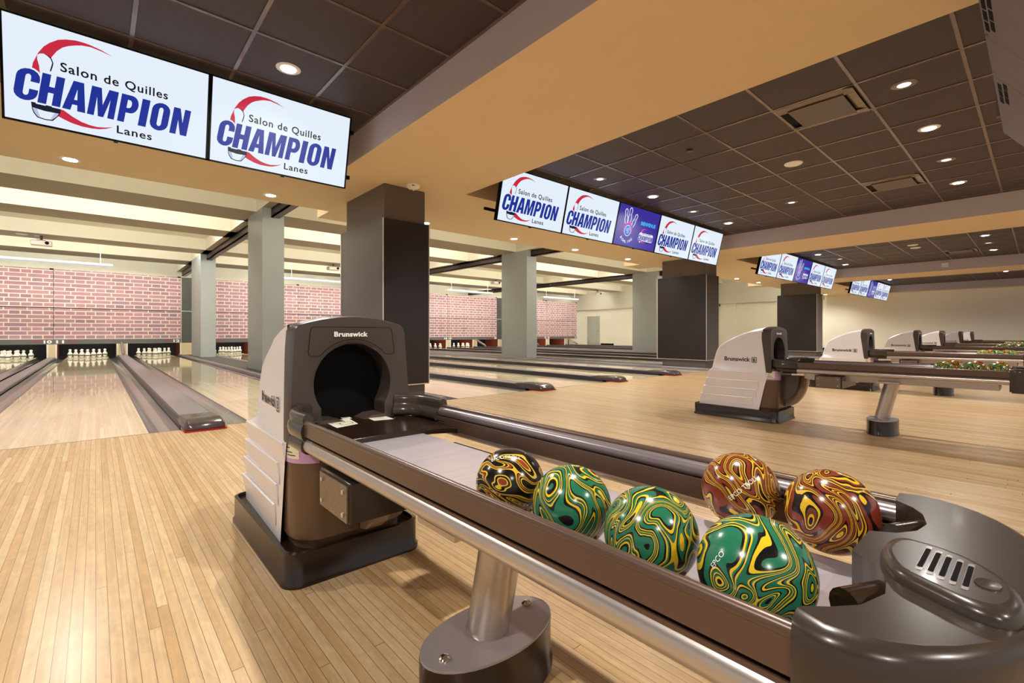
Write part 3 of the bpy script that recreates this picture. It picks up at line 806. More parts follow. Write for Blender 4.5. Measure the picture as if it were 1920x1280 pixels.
# ================================================================== SCREENS
TW, TH = 1.778, 1.0
def pic_logo(sx=1.0, ox=0.0, oy=0.0, k=1.0, neon=False):
    """the sign picture in a 1.778 x 1 frame; material slots: 0 white 1 blue 2 red 3 black 4 navy 5 shade"""
    mb = MB()
    def put(m2, z): mb.add(m2, Matrix.Translation((ox, oy, z)) @ Matrix.Scale(k, 4))
    # swoosh
    out = [(0.203, 0.50), (0.215, 0.59), (0.257, 0.704), (0.30, 0.78), (0.345, 0.831), (0.41, 0.885), (0.474, 0.912), (0.55, 0.93), (0.62, 0.932), (0.671, 0.927), (0.76, 0.91), (0.856, 0.877)]
    inn = [(0.76, 0.897), (0.671, 0.908), (0.60, 0.898), (0.546, 0.879), (0.49, 0.852), (0.444, 0.821), (0.40, 0.77), (0.36, 0.699), (0.33, 0.61), (0.31, 0.50)]
    put(shape_mb([out + inn], 2), 0.0012)
    lo = [(0.36, 0.20), (0.449, 0.191), (0.52, 0.145), (0.595, 0.111), (0.66, 0.097), (0.725, 0.094), (0.80, 0.108), (0.869, 0.131), (0.80, 0.094), (0.74, 0.074), (0.682, 0.066), (0.60, 0.064), (0.512, 0.077), (0.45, 0.098), (0.398, 0.12), (0.36, 0.16)]
    put(shape_mb([lo], 2), 0.0012)
    # pin head
    head = [(0.268, 0.50), (0.262, 0.58), (0.248, 0.64), (0.25, 0.68), (0.27, 0.70), (0.296, 0.708), (0.33, 0.70), (0.356, 0.675), (0.367, 0.638), (0.358, 0.59), (0.345, 0.555), (0.345, 0.50)]
    put(shape_mb([head], 0), 0.002)
    ln = [(0.30, 0.708), (0.335, 0.702), (0.36, 0.678), (0.372, 0.638), (0.363, 0.59), (0.352, 0.552), (0.342, 0.552), (0.352, 0.592), (0.362, 0.638), (0.352, 0.672), (0.33, 0.694)]
    put(shape_mb([ln], 3), 0.003)
    base = [(0.198, 0.15), (0.42, 0.15), (0.40, 0.11), (0.36, 0.056), (0.30, 0.05), (0.24, 0.06), (0.212, 0.10)]
    put(shape_mb([base], 3), 0.002)
    put(shape_mb([[(0.205, 0.15), (0.412, 0.15), (0.392, 0.11), (0.354, 0.066), (0.30, 0.06), (0.245, 0.07), (0.22, 0.105)]], 0), 0.003)
    put(shape_mb([[(0.205, 0.15), (0.24, 0.15), (0.262, 0.07), (0.245, 0.07), (0.22, 0.105)]], 5), 0.0035)
    put(shape_mb([[(0.38, 0.15), (0.412, 0.15), (0.392, 0.11), (0.354, 0.066), (0.34, 0.064)]], 5), 0.0035)
    put(shape_mb([[(0.195, 0.205), (0.425, 0.20), (0.42, 0.145), (0.30, 0.14), (0.2, 0.152)]], 4), 0.004)
    # block letters, height 0..1, slanted
    SHR = 0.145; Y0, HH = 0.212, 0.308
    L = {}
    def ring(w, st, r):
        o = rrect(0, -0.02, w, 1.02, r, 6); i = rrect(st, 0.17, w - st, 0.83, min(0.2 * w, w / 2 - st - 0.001), 6)
        return o, i
    def letter(x, w, loops, halo=True):
        sc = []
        for lp in loops:
            sc.append([(x + a * w + (b * HH) * SHR, Y0 + b * HH) for a, b in lp])
        if halo:
            cx = x + w / 2; hl = sc[0]
            big = [(x - 0.012 + a * (w + 0.024) + (b * HH) * SHR, Y0 + (b - 0.5) * (HH + 0.035) + 0.5 * HH) for a, b in loops[0]]
            put(shape_mb([big], 0), 0.005)
        put(shape_mb(sc, 1), 0.006)
    asp = HH
    def el(cx, cy, rx, ry, a0, a1, n=8): return arc(cx, cy, rx, ry, a0, a1, n)
    Cl = el(0.5, 0.74, 0.5, 0.28, 0, 180) + el(0.5, 0.26, 0.5, 0.28, 180, 360) + [(1.0, 0.38), (0.62, 0.38)] + el(0.5, 0.24, 0.12, 0.09, 0, -180, 6) + el(0.5, 0.76, 0.12, 0.09, 180, 0, 6) + [(0.62, 0.62), (1.0, 0.62)]
    letter(0.057, 0.178, [Cl])
    Hh = [(0, 0), (0.38, 0), (0.38, 0.40), (0.62, 0.40), (0.62, 0), (1, 0), (1, 1), (0.62, 1), (0.62, 0.60), (0.38, 0.60), (0.38, 1), (0, 1)]
    letter(0.243, 0.176, [Hh])
    Aa = [(0, 0), (0.36, 0), (0.40, 0.2), (0.62, 0.2), (0.66, 0), (1.02, 0), (0.74, 1), (0.28, 1)]
    letter(0.434, 0.186, [Aa, [(0.44, 0.37), (0.58, 0.37), (0.51, 0.74)]])
    Mm = [(0, 0), (0.25, 0), (0.25, 0.66), (0.40, 0), (0.60, 0), (0.75, 0.66), (0.75, 0), (1, 0), (1, 1), (0.64, 1), (0.5, 0.42), (0.36, 1), (0, 1)]
    letter(0.637, 0.232, [Mm])
    Pp = [(0, 0), (0.38, 0), (0.38, 0.36), (0.55, 0.36)] + el(0.6, 0.68, 0.42, 0.32, -80, 90, 8) + [(0, 1)]
    letter(0.897, 0.162, [Pp, [(0.38, 0.53), (0.52, 0.54)] + el(0.52, 0.68, 0.12, 0.14, -70, 70, 5) + [(0.52, 0.82), (0.38, 0.83)]])
    letter(1.086, 0.074, [[(0, 0), (1, 0), (1, 1), (0, 1)]])
    Oo = el(0.5, 0.74, 0.5, 0.28, 0, 180) + el(0.5, 0.26, 0.5, 0.28, 180, 360)
    letter(1.188, 0.176, [Oo, el(0.5, 0.76, 0.12, 0.09, 0, 180, 6) + el(0.5, 0.24, 0.12, 0.09, 180, 360, 6)])
    Nn = [(0, 0), (0.36, 0), (0.36, 0.55), (0.62, 0), (1, 0), (1, 1), (0.64, 1), (0.64, 0.47), (0.38, 1), (0, 1)]
    letter(1.391, 0.174, [Nn])
    tm = 3
    if not neon or True:
        t = fit_text('Salon de Quilles', 0.945, 0.128, 0.0022, 1.12, mi=tm); put_m = Matrix.Translation((0.425, 0.582, 0.006))
        mb.add(t, Matrix.Translation((ox, oy, 0)) @ Matrix.Scale(k, 4) @ put_m)
        t = fit_text('Lanes', 0.325, 0.118, 0.002, 1.12, mi=tm)
        mb.add(t, Matrix.Translation((ox, oy, 0)) @ Matrix.Scale(k, 4) @ Matrix.Translation((0.897, 0.078, 0.006)))
    return mb
def stroke(pts, w, mi, closed=False, z=0.0):
    mb = MB(); n = len(pts)
    for i in range(n if closed else n - 1):
        a = Vector(pts[i]); b_ = Vector(pts[(i + 1) % n]); d = (b_ - a)
        if d.length < 1e-6: continue
        d.normalize(); q = Vector((-d.y, d.x)) * w / 2; a2 = a - d * w / 2; c2 = b_ + d * w / 2
        s = len(mb.v); mb.v += [(a2.x - q.x, a2.y - q.y, z), (c2.x - q.x, c2.y - q.y, z), (c2.x + q.x, c2.y + q.y, z), (a2.x + q.x, a2.y + q.y, z)]
        mb.face((s, s + 1, s + 2, s + 3), mi)
    return mb
def finish_pic(mb, bg):
    full = MB(); full.v = [(0, 0, 0), (TW, 0, 0), (TW, TH, 0), (0, TH, 0)]; full.face((0, 1, 2, 3), bg)
    full.add(mb)
    return full
def pic_bowling():
    # slots: 0 white 1 blue 2 red 3 black 4 navy 5 shade 6 wall 7 pink 8 cyan 9 neon 10 ballblue
    mb = MB()
    def pinl(cx, cy, s, ang):
        R = Matrix.Rotation(math.radians(ang), 2)
        pr = [(-0.035, 0.0), (-0.05, 0.08), (-0.03, 0.17), (-0.04, 0.22)] + arc(0, 0.235, 0.04, 0.05, 170, 10, 8) + [(0.04, 0.22), (0.03, 0.17), (0.05, 0.08), (0.035, 0.0)]
        q = [tuple(R @ Vector((a * s, b * s)) + Vector((cx, cy))) for a, b in pr]
        mb.add(stroke(q, 0.024, 9, False, 0.003))
        q2 = [tuple(R @ Vector((a * s, 0.15 * s)) + Vector((cx, cy))) for a in (-0.03, 0.03)]
        mb.add(stroke(q2, 0.012, 8, False, 0.003))
    pinl(0.33, 0.55, 1.5, 12); pinl(0.47, 0.58, 1.6, 0); pinl(0.66, 0.50, 1.45, -22)
    z = []
    for i in range(27):
        a = math.radians(200 - i * 220 / 26); r = 0.235 if i % 2 else 0.175
        z.append((0.47 + 0.98 * r * math.cos(a), 0.34 + 1.2 * r * math.sin(a)))
    mb.add(stroke(z, 0.016, 7, False, 0.004))
    c = arc(0.47, 0.33, 0.155, 0.165, 0, 360, 28)[:-1]
    mb.add(shape_mb([c], 10, 0.0025))
    mb.add(stroke(c, 0.018, 9, True, 0.006))
    for dx, dy in ((-0.05, 0.03), (0.045, 0.055), (0.01, -0.045)):
        mb.add(stroke(arc(0.47 + dx, 0.33 + dy, 0.033, 0.037, 0, 360, 14)[:-1], 0.011, 9, True, 0.007))
    # BOWLING on an arc
    word = 'BOWLING'
    for i, chh in enumerate(word):
        a = math.radians(218 + (i + 0.5) * 104 / 7)
        px, py = 0.47 + 0.36 * math.cos(a), 0.36 + 0.37 * math.sin(a)
        t = text_mb(chh, 0.12, 0.002, mi=9); lo, hi = width(t)
        mb.add(t, Matrix.Translation((px, py, 0.006)) @ Matrix.Rotation(a + PI / 2, 4, 'Z') @ Matrix.Translation((-(lo + hi) / 2, -0.05, 0)))
    em = mb; mb = MB(); mb.add(em, Matrix.Translation((0.09, 0.125, 0)) @ Matrix.Diagonal((0.82, 0.80, 1, 1)))
    mb.add(fit_text('BIENVENUE', 0.66, 0.13, 0.003, mi=8), Matrix.Translation((0.98, 0.61, 0.005)))
    lg = pic_logo()
    lg.mi = [{0: 9, 3: 3}.get(i, i) for i in lg.mi]; lg.mi = [7 if i == 2 else i for i in lg.mi]
    halo = MB()
    mb.add(shape_mb([rrect(0.99, 0.215, 1.62, 0.42, 0.05)], 9), Matrix.Translation((0, 0, 0.002)))
    mb.add(lg, Matrix.Translation((0.94, 0.14, 0.003)) @ Matrix.Scale(0.42, 4))
    return finish_pic(mb, 6)
SLOTS = ['s_white', 's_blue', 's_red', 's_black', 's_navy', 's_grey', 's_wall', 's_pink', 's_cyan', 's_neon', 's_ballblue']
logo_pic = finish_pic(pic_logo(), 0)
bowl_pic = pic_bowling()
# screen frame: local x along the row, local z up the tilted face, -y out of the face
TILT = math.atan2(0.154, 0.645)
SH = 0.652
def pic_mesh(pic, w):
    mb = MB(); kx = (w - 0.026) / TW; kz = (SH - 0.022) / TH
    mb.v = [((v[0]) * kx + 0.013, -0.0012 - v[2] * 0.25, v[1] * kz + 0.011) for v in pic.v]
    mb.f = pic.f; mb.mi = pic.mi; mb.sm = pic.sm
    me = bpy.data.meshes.new('display'); me.from_pydata(mb.v, [], mb.f)
    for i, p in enumerate(me.polygons): p.material_index = mb.mi[i]
    for s in SLOTS: me.materials.append(M[s])
    return me
def casing(w):
    m = MB()
    m.box(0, 0, 0, w, 0.05, SH)
    for a in ((0, 0, 0.012, SH), (w - 0.012, 0, w, SH), (0, 0, w, 0.011), (0, SH - 0.011, w, SH)):
        m.box(a[0], -0.006, a[1], a[2], 0.001, a[3])
    m.box(0.25, 0.05, 0.12, w - 0.25, 0.09, SH - 0.12)
    return m.mesh('casing', ['black'])
def foot(w):
    m = MB(); m.box(w / 2 - 0.012, 0.0, -0.012, w / 2 + 0.012, 0.03, 0.001); return m.mesh('sensor', ['capdark'])
PICS = {}
def screens(x0, pitch, n, which, labels, group):
    w = pitch - 0.004
    key = round(w, 4)
    if key not in PICS: PICS[key] = (pic_mesh(logo_pic, w), pic_mesh(bowl_pic, w), casing(w), foot(w))
    for i in range(n):
        e = empty('tv_screen', labels[i], 'screen', (x0 + pitch * i, 4.47, 2.246), group)
        e.rotation_euler = (TILT, 0, 0)
        link('casing', PICS[key][2], e); link('display', PICS[key][1 if i in which else 0], e); link('sensor', PICS[key][3], e)
        xa = -0.12 if i == 0 and n > 2 else 0.0; xb = w + (0.07 if i == n - 1 else 0.0)
        for z in (0.10, 0.52):
            m = MB(); m.box(xa, 0.092, z, xb, 0.125, z + 0.035); obj('mount_rail', m, 'black', e)
        m = MB(); m.obox((w / 2, 0.16, 0.52), (0.02, 0, 0), (0, 0.03, 0), (0, 0.03, 0.22)); obj('mount_arm', m, 'black', e)
screens(1.81 - 2.264, 1.132, 2, (), ['large left screen with the blue and red lettering', 'second screen from the left, nearest the big beam'], 'pair of screens at upper left')
w5 = ['first', 'second', 'third', 'fourth', 'fifth']
for k, nm in ((1, 'middle row of five screens'), (2, 'third screen row right of the second pillar'), (3, 'farthest small screen row')):
    lb = ['%s white lettering screen in the %s' % (w5[i], nm) if i != 2 else 'blue neon bowling screen in the %s' % nm for i in range(5)]
    screens(3.70 + P * (k - 1), 1.182, 5, (2,), lb, nm)

# hanging metal cabinet, upper right
e = empty('hanging_cabinet', 'grey vented metal cabinet hanging at the top right corner', 'equipment cabinet', (2.4, 0.186, 2.3))
th = math.atan2(1.35, 1.0)     # the face falls towards -y
d = Vector((0, -math.cos(th), -math.sin(th))); nrm = Vector((0, math.sin(th), -math.cos(th)))
def cab_box(m, u0, v0, w0, u1, v1, w1, mi=0):
    c = Vector(((u0 + u1) / 2, 0, 0)) + d * (v0 + v1) / 2 + nrm * (w0 + w1) / 2
    m.obox(c, Vector(((u1 - u0) / 2, 0, 0)), d * ((v1 - v0) / 2), nrm * ((w1 - w0) / 2), mi)
m = MB(); cab_box(m, 0, 0.0, -0.2, 2.5, 0.62, -0.003); obj('casing', m, 'cabinet', e, 0.004)
for u0, u1 in ((0.0, 0.845), (0.85, 1.355), (1.36, 2.5)):
    m = MB(); cab_box(m, u0, 0.004, -0.004, u1, 0.616, 0.0); obj('cover_panel', m, 'cabinet', e, 0.002)
m = MB()
for i in range(5):
    for j in range(2): cab_box(m, 0.2 + i * 0.115 - j * 0.04, 0.018 + j * 0.034, -0.002, 0.295 + i * 0.115 - j * 0.04, 0.040 + j * 0.034, 0.0012)
obj('vent_slots', m, 'black', e)
m = MB()
for i in range(3):
    for j in range(2): cab_box(m, 1.44 + i * 0.115 - j * 0.05, 0.03 + j * 0.04, -0.002, 1.54 + i * 0.115 - j * 0.05, 0.055 + j * 0.04, 0.0012)
obj('vent_slots', m, 'black', e)
m = MB()
for u in (0.80, 1.29):
    c = Vector((u, 0, 0)) + d * 0.018; m.cyl(c, c + nrm * 0.004, 0.012, n=12)
obj('screw', m, 'chrome', e)
m = MB()
for u in (0.3, 2.2): m.box(u - 0.02, -0.02, 0.02, u + 0.02, 0.02, 0.5)
obj('hanger', m, 'cabinet', e)

# ================================================================== BALL RETURNS
def bezier_path(pts, n=6):
    out = []
    for i in range(len(pts) - 1):
        p0 = Vector(pts[max(i - 1, 0)]); p1 = Vector(pts[i]); p2 = Vector(pts[i + 1]); p3 = Vector(pts[min(i + 2, len(pts) - 1)])
        for k in range(n):
            t = k / n
            out.append(0.5 * ((2 * p1) + (p2 - p0) * t + (2 * p0 - 5 * p1 + 4 * p2 - p3) * t * t + (-p0 + 3 * p1 - 3 * p2 + p3) * t ** 3))
    out.append(Vector(pts[-1])); return out
def sweep_xy(m, path, prof, mi=0):
    """prof (n, z) swept along a plan path; n to the left of travel"""
    rings = []
    for i, p in enumerate(path):
        a = path[max(i - 1, 0)]; b_ = path[min(i + 1, len(path) - 1)]
        t = (b_ - a); t = Vector((t.x, t.y)).normalized(); q = Vector((-t.y, t.x))
        rings.append([(p.x + q.x * k, p.y + q.y * k, z) for k, z in prof])
    return m.loft(rings, mi, True, True, True)

def make_return():
    e = empty('ball_return', '', 'ball return', (0, 0, 0), 'ball return machines along the approach')
    # plinth
    m = MB()
    o1 = rrect(-0.262, 1.632, 0.252, 2.475, 0.06, 6); o2 = rrect(-0.255, 1.64, 0.245, 2.467, 0.055, 6); o3 = rrect(-0.243, 1.652, 0.233, 2.455, 0.05, 6)
    z3 = lambda o, z: [(x, y, z) for x, y in o]
    m.loft([z3(o1, 0.0), z3(o1, 0.014), z3(o2, 0.024), z3(o2, 0.112), z3(o3, 0.115), z3(o3, 0.098)], 0)
    obj('base_plinth', m, 'darker', e, sharp=50)
    # housing
    prof = [(2.44, 0.095), (2.436, 0.145), (2.40, 0.26), (2.365, 0.36), (2.325, 0.468), (2.305, 0.49), (2.285, 0.57), (2.262, 0.655), (2.235, 0.71), (2.17, 0.755), (2.10, 0.79), (2.0, 0.828), (1.9, 0.858), (1.784, 0.879)]
    front = [(1.815, 0.095), (1.807, 0.135), (1.78, 0.25), (1.755, 0.36), (1.724, 0.466), (1.730, 0.51), (1.738, 0.575), (1.746, 0.66), (1.755, 0.72), (1.762, 0.765), (1.768, 0.80), (1.774, 0.84), (1.780, 0.865), (1.784, 0.879)]
    WZ = [(0.0, 0.226), (0.30, 0.230), (0.47, 0.2335), (0.62, 0.2285), (0.76, 0.2205), (0.86, 0.2135), (1.0, 0.2135)]
    def wfz(z):
        for (za, wa), (zb, wb) in zip(WZ, WZ[1:]):
            if za <= z <= zb: return wa + (wb - wa) * (z - za) / (zb - za)
    wf = 0.230
    def hw_(y, z):  # half width narrows to the rear
        t = max(0, (y - 1.75) / 0.55); low = 0.022 if z < 0.475 else 0.0
        return wfz(z) - 0.036 * t + low * t
    m = MB(); NX = 12; b = 0
    rows = []
    for i, (y, z) in enumerate(prof):
        w = hw_(y, z); crown = 0.036 * min(1, max(0, (z - 0.62) / 0.24))
        row = []
        for j in range(NX + 1):
            s_ = -1 + 2 * j / NX
            xx = w * s_; edge = max(0, abs(s_) - 0.72) / 0.28
            yy = y - (0.028 * edge ** 2 if z < 0.80 else 0.0)
            row.append((xx, yy, z + crown * (1 - s_ * s_)))
        rows.append(row)
    m.loft(rows, 0, False, False, True)
    for s_ in (-1, 1):
        g = []
        for (y, z), (fy, fz), row in zip(prof, front, rows):
            e0 = Vector(row[0] if s_ < 0 else row[-1]); e1 = Vector((s_ * wfz(fz), fy, fz))
            g.append([e0.lerp(e1, k / 4) for k in range(5)])
        m.loft(g, 0, False, False, True)
    hs = obj('housing', m, 'silver', e, sharp=40)
    # ribbed lower panels
    for s_ in (-1, 1):
        m = MB()
        zt = [0.468, 0.385, 0.303, 0.220]; ye = [1.745, 1.815, 1.835, 1.87]
        for k in range(4):
            zA = zt[k]; zB = zt[k] - 0.078
            def py(z):  # rear line
                for (ya, za), (yb, zb) in zip(prof, prof[1:]):
                    if za <= z <= zb: return ya + (yb - ya) * (z - za) / (zb - za)
                return 2.44
            yA, yB = py(zA) - 0.024, py(zB) - 0.024
            wA, wB = hw_(py(zA), 0.3), hw_(py(zB), 0.3)
            v = len(m.v)
            wfA = wf - 0.0; 
            m.v += [(s_ * (wA + 0.019), yA, zA), (s_ * (wfz(zA) + 0.006), ye[k], zA), (s_ * (wfz(zB) + 0.001), ye[k], zB), (s_ * (wB + 0.001), yB, zB), (s_ * (wA - 0.004), yA, zA), (s_ * (wfz(zA) - 0.004), ye[k], zA)]
            m.face((v, v + 1, v + 2, v + 3)); m.face((v, v + 4, v + 5, v + 1)); m.face((v, v + 3, v + 4)); m.face((v + 1, v + 5, v + 2)); m.cyl((s_ * (wA + 0.013), yA, zA - 0.003), (s_ * (wfz(zA) + 0.003), ye[k], zA - 0.003), 0.0055, n=8)
        obj('ribbed_panel', m, 'silver', e)
    # dark front cover with the round opening
    m = MB(); YF = 1.708; CZ = 0.664; R = 0.143; N = 180
    def outline_hit(a):
        dx, dz = math.cos(a), math.sin(a); best = None
        pts = OUT
        for (x0, z0), (x1, z1) in zip(pts, pts[1:] + pts[:1]):
            ex, ez = x1 - x0, z1 - z0; den = dx * ez - dz * ex
            if abs(den) < 1e-9: continue
            t = ((x0) * ez - (z0 - CZ) * ex) / den; u = ((x0) * dz - (z0 - CZ) * dx) / den
            if t > 0 and -1e-6 <= u <= 1 + 1e-6 and (best is None or t < best): best = t
        return (dx * best, CZ + dz * best)
    top = [(x, 0.881 + 0.034 * (1 - (x / 0.205) ** 2)) for x in [0.205 - 0.41 * i / 14 for i in range(15)]]
    OUT = [(0.236, 0.47), (0.229, 0.62), (0.221, 0.76), (0.214, 0.86)] + top + [(-0.214, 0.86), (-0.221, 0.76), (-0.229, 0.62), (-0.236, 0.47)]
    angs = [2 * PI * i / N for i in range(N)]
    ring_o = [outline_hit(a) for a in angs]
    def hole(a):
        x, z = R * math.cos(a), CZ + R * math.sin(a)
        if z < 0.60:
            x = math.copysign(max(abs(x), 0.118), x) if abs(x) > 0.07 else x
        return x, max(z, 0.516)
    ring_h = [hole(a) for a in angs]
    yface = lambda x, z: YF - 0.03 * max(0, (0.80 - z)) 
    ro_b = [(x * 1.004, 1.79 if z > 0.8 else 1.79 - 0.14 * (0.8 - z), z) for x, z in ring_o]
    ro_f1 = [(x * 1.0, yface(x, z) + 0.02, z) for x, z in ring_o]
    ro_f = [(x * 0.978, yface(x, z), CZ + (z - CZ) * 0.98) for x, z in ring_o]
    rh_f2 = [(x * 1.10, yface(x, z), CZ + (z - CZ) * 1.10 if z > 0.53 else z - 0.012) for x, z in ring_h]
    rh_f = [(x * 1.03, yface(x, z) + 0.004, CZ + (z - CZ) * 1.03 if z > 0.53 else z) for x, z in ring_h]
    rh_b = [(x, 1.79, z) for x, z in ring_h]
    m.loft([ro_b, ro_f1, ro_f, rh_f2, rh_f, rh_b], 0, True, False, True)
    fc = obj('front_cover', m, 'dark', e, sharp=38)
    m = MB(); m.loft([rh_b, [(x * 0.99, 2.03, CZ + (z - CZ) * 0.99) for x, z in ring_h]], 0, True, True, True)
    obj('opening_lining', m, 'black', e)
    m = MB(); m.box(-0.05, 1.86, 0.70, 0.11, 1.95, 0.71); m.box(-0.16, 1.84, 0.68, -0.10, 1.95, 0.69); m.box(0.02, 1.84, 0.585, 0.10, 1.94, 0.635); m.cyl((0.02, 1.82, 0.56), (0.07, 1.95, 0.60), 0.03, n=12)
    obj('lift_mechanism', m, 'guide', e)
    # raised name panel outline and lettering on the front
    tp = [(-0.158, 0.858), (-0.156, 0.866), (-0.148, 0.872), (0.140, 0.872), (0.150, 0.866), (0.153, 0.858), (0.163, 0.785), (0.162, 0.774), (0.153, 0.768), (0.132, 0.768)] + [(0.163 * math.cos(math.radians(a)), CZ + 0.163 * math.sin(math.radians(a))) for a in range(41, 140, 7)] + [(-0.132, 0.768), (-0.156, 0.768), (-0.164, 0.774), (-0.166, 0.785)]
    m = MB()
    st = stroke(tp, 0.0016, 0, True)
    m.v = [(x, YF - 0.0028, y) for x, y, z in st.v]; m.f = st.f; m.mi = st.mi; m.sm = st.sm
    obj('panel_seam', m, 'black', fc)
    t = fit_text('Brunswick', 0.128, 0.0245, 0.0008, 1.05, extrude=0.0008)
    m = MB(); m.add(t, Matrix.Translation((-0.076, YF - 0.0042, 0.838)) @ Matrix.Rotation(PI / 2, 4, 'X')); obj('front_lettering', m, 'txtwhite', fc)
    # name on the left face
    t = fit_text('Brunswick', 0.258, 0.058, 0.0011, 1.0, extrude=0.003, mi=0, mi_side=1)
    m = MB(); 
    lg = stroke(rrect(0.275, -0.008, 0.318, 0.040, 0.004, 2), 0.005, 0, True); m2 = MB(); m2.add(lg); m2.add(text_mb('B', 0.042, 0.001), Matrix.Translation((0.284, 0.0, 0)))
    t.add(m2, Matrix.Translation((0, 0, 0.0028)))
    # text frame: +x runs from the rear (y large) to the front (y small), out of the face to -x
    y0 = 2.152
    F = Matrix(((-0.0655, 0, -0.998, -0.2035), (-0.998, 0, 0.0655, y0), (0, 1, 0, 0.573), (0, 0, 0, 1)))
    m.add(t, F); obj('side_lettering', m, ['txtblack', 'chrome'], hs)
    # lower chest
    m = MB()
    def chest(z, yf, w, yb): 
        return [(x, y, z) for x, y in ([(w, yb)] + arc(w - 0.09, yf + 0.10, 0.09, 0.10, 0, -90, 7)[0:] + arc(-w + 0.09, yf + 0.10, 0.09, 0.10, 270, 180, 7) + [(-w, yb)])]
    m.loft([chest(0.135, 1.66, 0.214, 1.83), chest(0.30, 1.65, 0.222, 1.80), chest(0.44, 1.645, 0.226, 1.76), chest(0.51, 1.65, 0.226, 1.76)], 0)
    m.loft([chest(0.09, 1.675, 0.196, 1.85), chest(0.135, 1.67, 0.2, 1.84)], 0)
    obj('lower_front', m, 'lower', e, sharp=45)
    # chute under the tray
    def chute(x0, x1, r, mat, name):
        pts = [(1.655, 0.44), (1.655 - r, 0.445)] + [(1.655 - r + r * (1 - math.cos(math.radians(a))), 0.445 - 0.235 * math.sin(math.radians(a)) * (r / 0.145)) for a in range(15, 91, 15)]
        m = MB(); m.prism(pts, 'x', x0, x1, 0, True); return obj(name, m, mat, e, sharp=30)
    chute(-0.085, 0.0, 0.145, 'dark', 'chute_side'); chute(0.0, 0.06, 0.19, 'chute', 'chute_cover')
    # pink and cream tag on the left corner of the lower front
    m = MB()
    arcp = [(-0.2275, 1.80), (-0.2275, 1.765)] + [(a, b_) for a, b_ in arc(-0.226 + 0.09, 1.645 + 0.10, 0.0915, 0.1015, 180, 262, 10)]
    b = len(m.v); m.v += [(x, y, z) for z in (0.405, 0.49) for x, y in arcp]
    n = len(arcp)
    for i in range(n - 1): m.face((b + i, b + i + 1, b + n + i + 1, b + n + i), 0, True)
    tg = obj('capacity_tag', m, 'pink', e)
    m = MB(); ap = [(x * 1.003, y - 0.0008) for x, y in arcp[2:8]]; b = len(m.v); n = len(ap)
    m.v += [(x, y, z) for z in (0.42, 0.485) for x, y in ap]
    for i in range(n - 1): m.face((b + i, b + i + 1, b + n + i + 1, b + n + i), 0, True)
    tp_ = obj('paper_slip', m, 'cream_lbl', tg)
    m = MB()
    for zz, q0, q1 in ((0.472, 1, 3), (0.455, 0, 2), (0.44, 0, 3), (0.43, 1, 4)):
        for i in range(q0, q1):
            (xa, ya), (xb, yb) = ap[i], ap[i + 1]; b = len(m.v)
            m.v += [(xa - 0.0008, ya - 0.0008, zz), (xb - 0.0008, yb - 0.0008, zz), (xb - 0.0008, yb - 0.0008, zz + 0.003), (xa - 0.0008, ya - 0.0008, zz + 0.003)]; m.face((b, b + 1, b + 2, b + 3))
    obj('print_lines', m, 'txtblack', tg)
    # tray deck and steel bed
    m = MB(); m.box(-0.238, 1.40, 0.50, 0.238, 1.655, 0.525); m.box(-0.17, 1.655, 0.50, 0.17, 1.80, 0.525); m.prism([(0.12, 1.40), (0.2, 1.36), (0.235, 1.29), (0.245, 1.40)], 'z', 0.503, 0.524); obj('tray_deck', m, 'darker', e, 0.003)
    m = MB(); m.box(-0.2105, 0.10, 0.496, 0.112, 1.40, 0.5085); obj('ball_bed', m, 'steel', e)
    m = MB(); m.box(-0.14, 0.2, 0.432, 0.10, 1.45, 0.496); obj('under_frame', m, 'tube', e, 0.004)
    for a in ((-0.098, 1.74, -0.002, 1.755, -0.020, 1.625, -0.106, 1.60, 'big'), (0.062, 1.785, 0.128, 1.75, 0.121, 1.625, 0.048, 1.64, 'mid'), (-0.02, 1.785, 0.012, 1.782, 0.008, 1.745, -0.024, 1.748, 'small')):
        m = MB(); z = 0.5256
        m.v = [(a[0], a[1], z), (a[2], a[3], z), (a[4], a[5], z), (a[6], a[7], z)]; m.face((0, 1, 2, 3)[::-1])
        st_ = obj('warning_sticker', m, 'paper', e)
        m = MB(); zz = z + 0.0006
        def q(u, v):
            A, B, C, D = [Vector((a[2 * i], a[2 * i + 1])) for i in range(4)]
            p = (A * (1 - u) + B * u) * v + (D * (1 - u) + C * u) * (1 - v); return (p.x, p.y)
        if a[8] == 'big':
            for c_ in ((0.38, 0.66), (0.62, 0.34)):
                sk = stroke([q(c_[0] + 0.27 * math.cos(t_), c_[1] + 0.2 * math.sin(t_) + 0.05 * math.sin(3 * t_)) for t_ in [2 * PI * i / 20 for i in range(20)]], 0.0028, 0, True); m.add(sk, Matrix.Translation((0, 0, zz)))
            b = len(m.v); m.v += [(*q(0.1, 0.8), zz), (*q(0.24, 0.8), zz), (*q(0.17, 0.95), zz)]; m.face((b, b + 1, b + 2), 1)
        else:
            for i in range(5 if a[8] == 'mid' else 2):
                v_ = 0.75 - i * 0.13; m.add(stroke([q(0.2, v_), q(0.8 - 0.1 * (i % 2), v_)], 0.0025, 0), Matrix.Translation((0, 0, zz)))
        obj('sticker_print', m, ['txtblack', 'yellow'], st_)
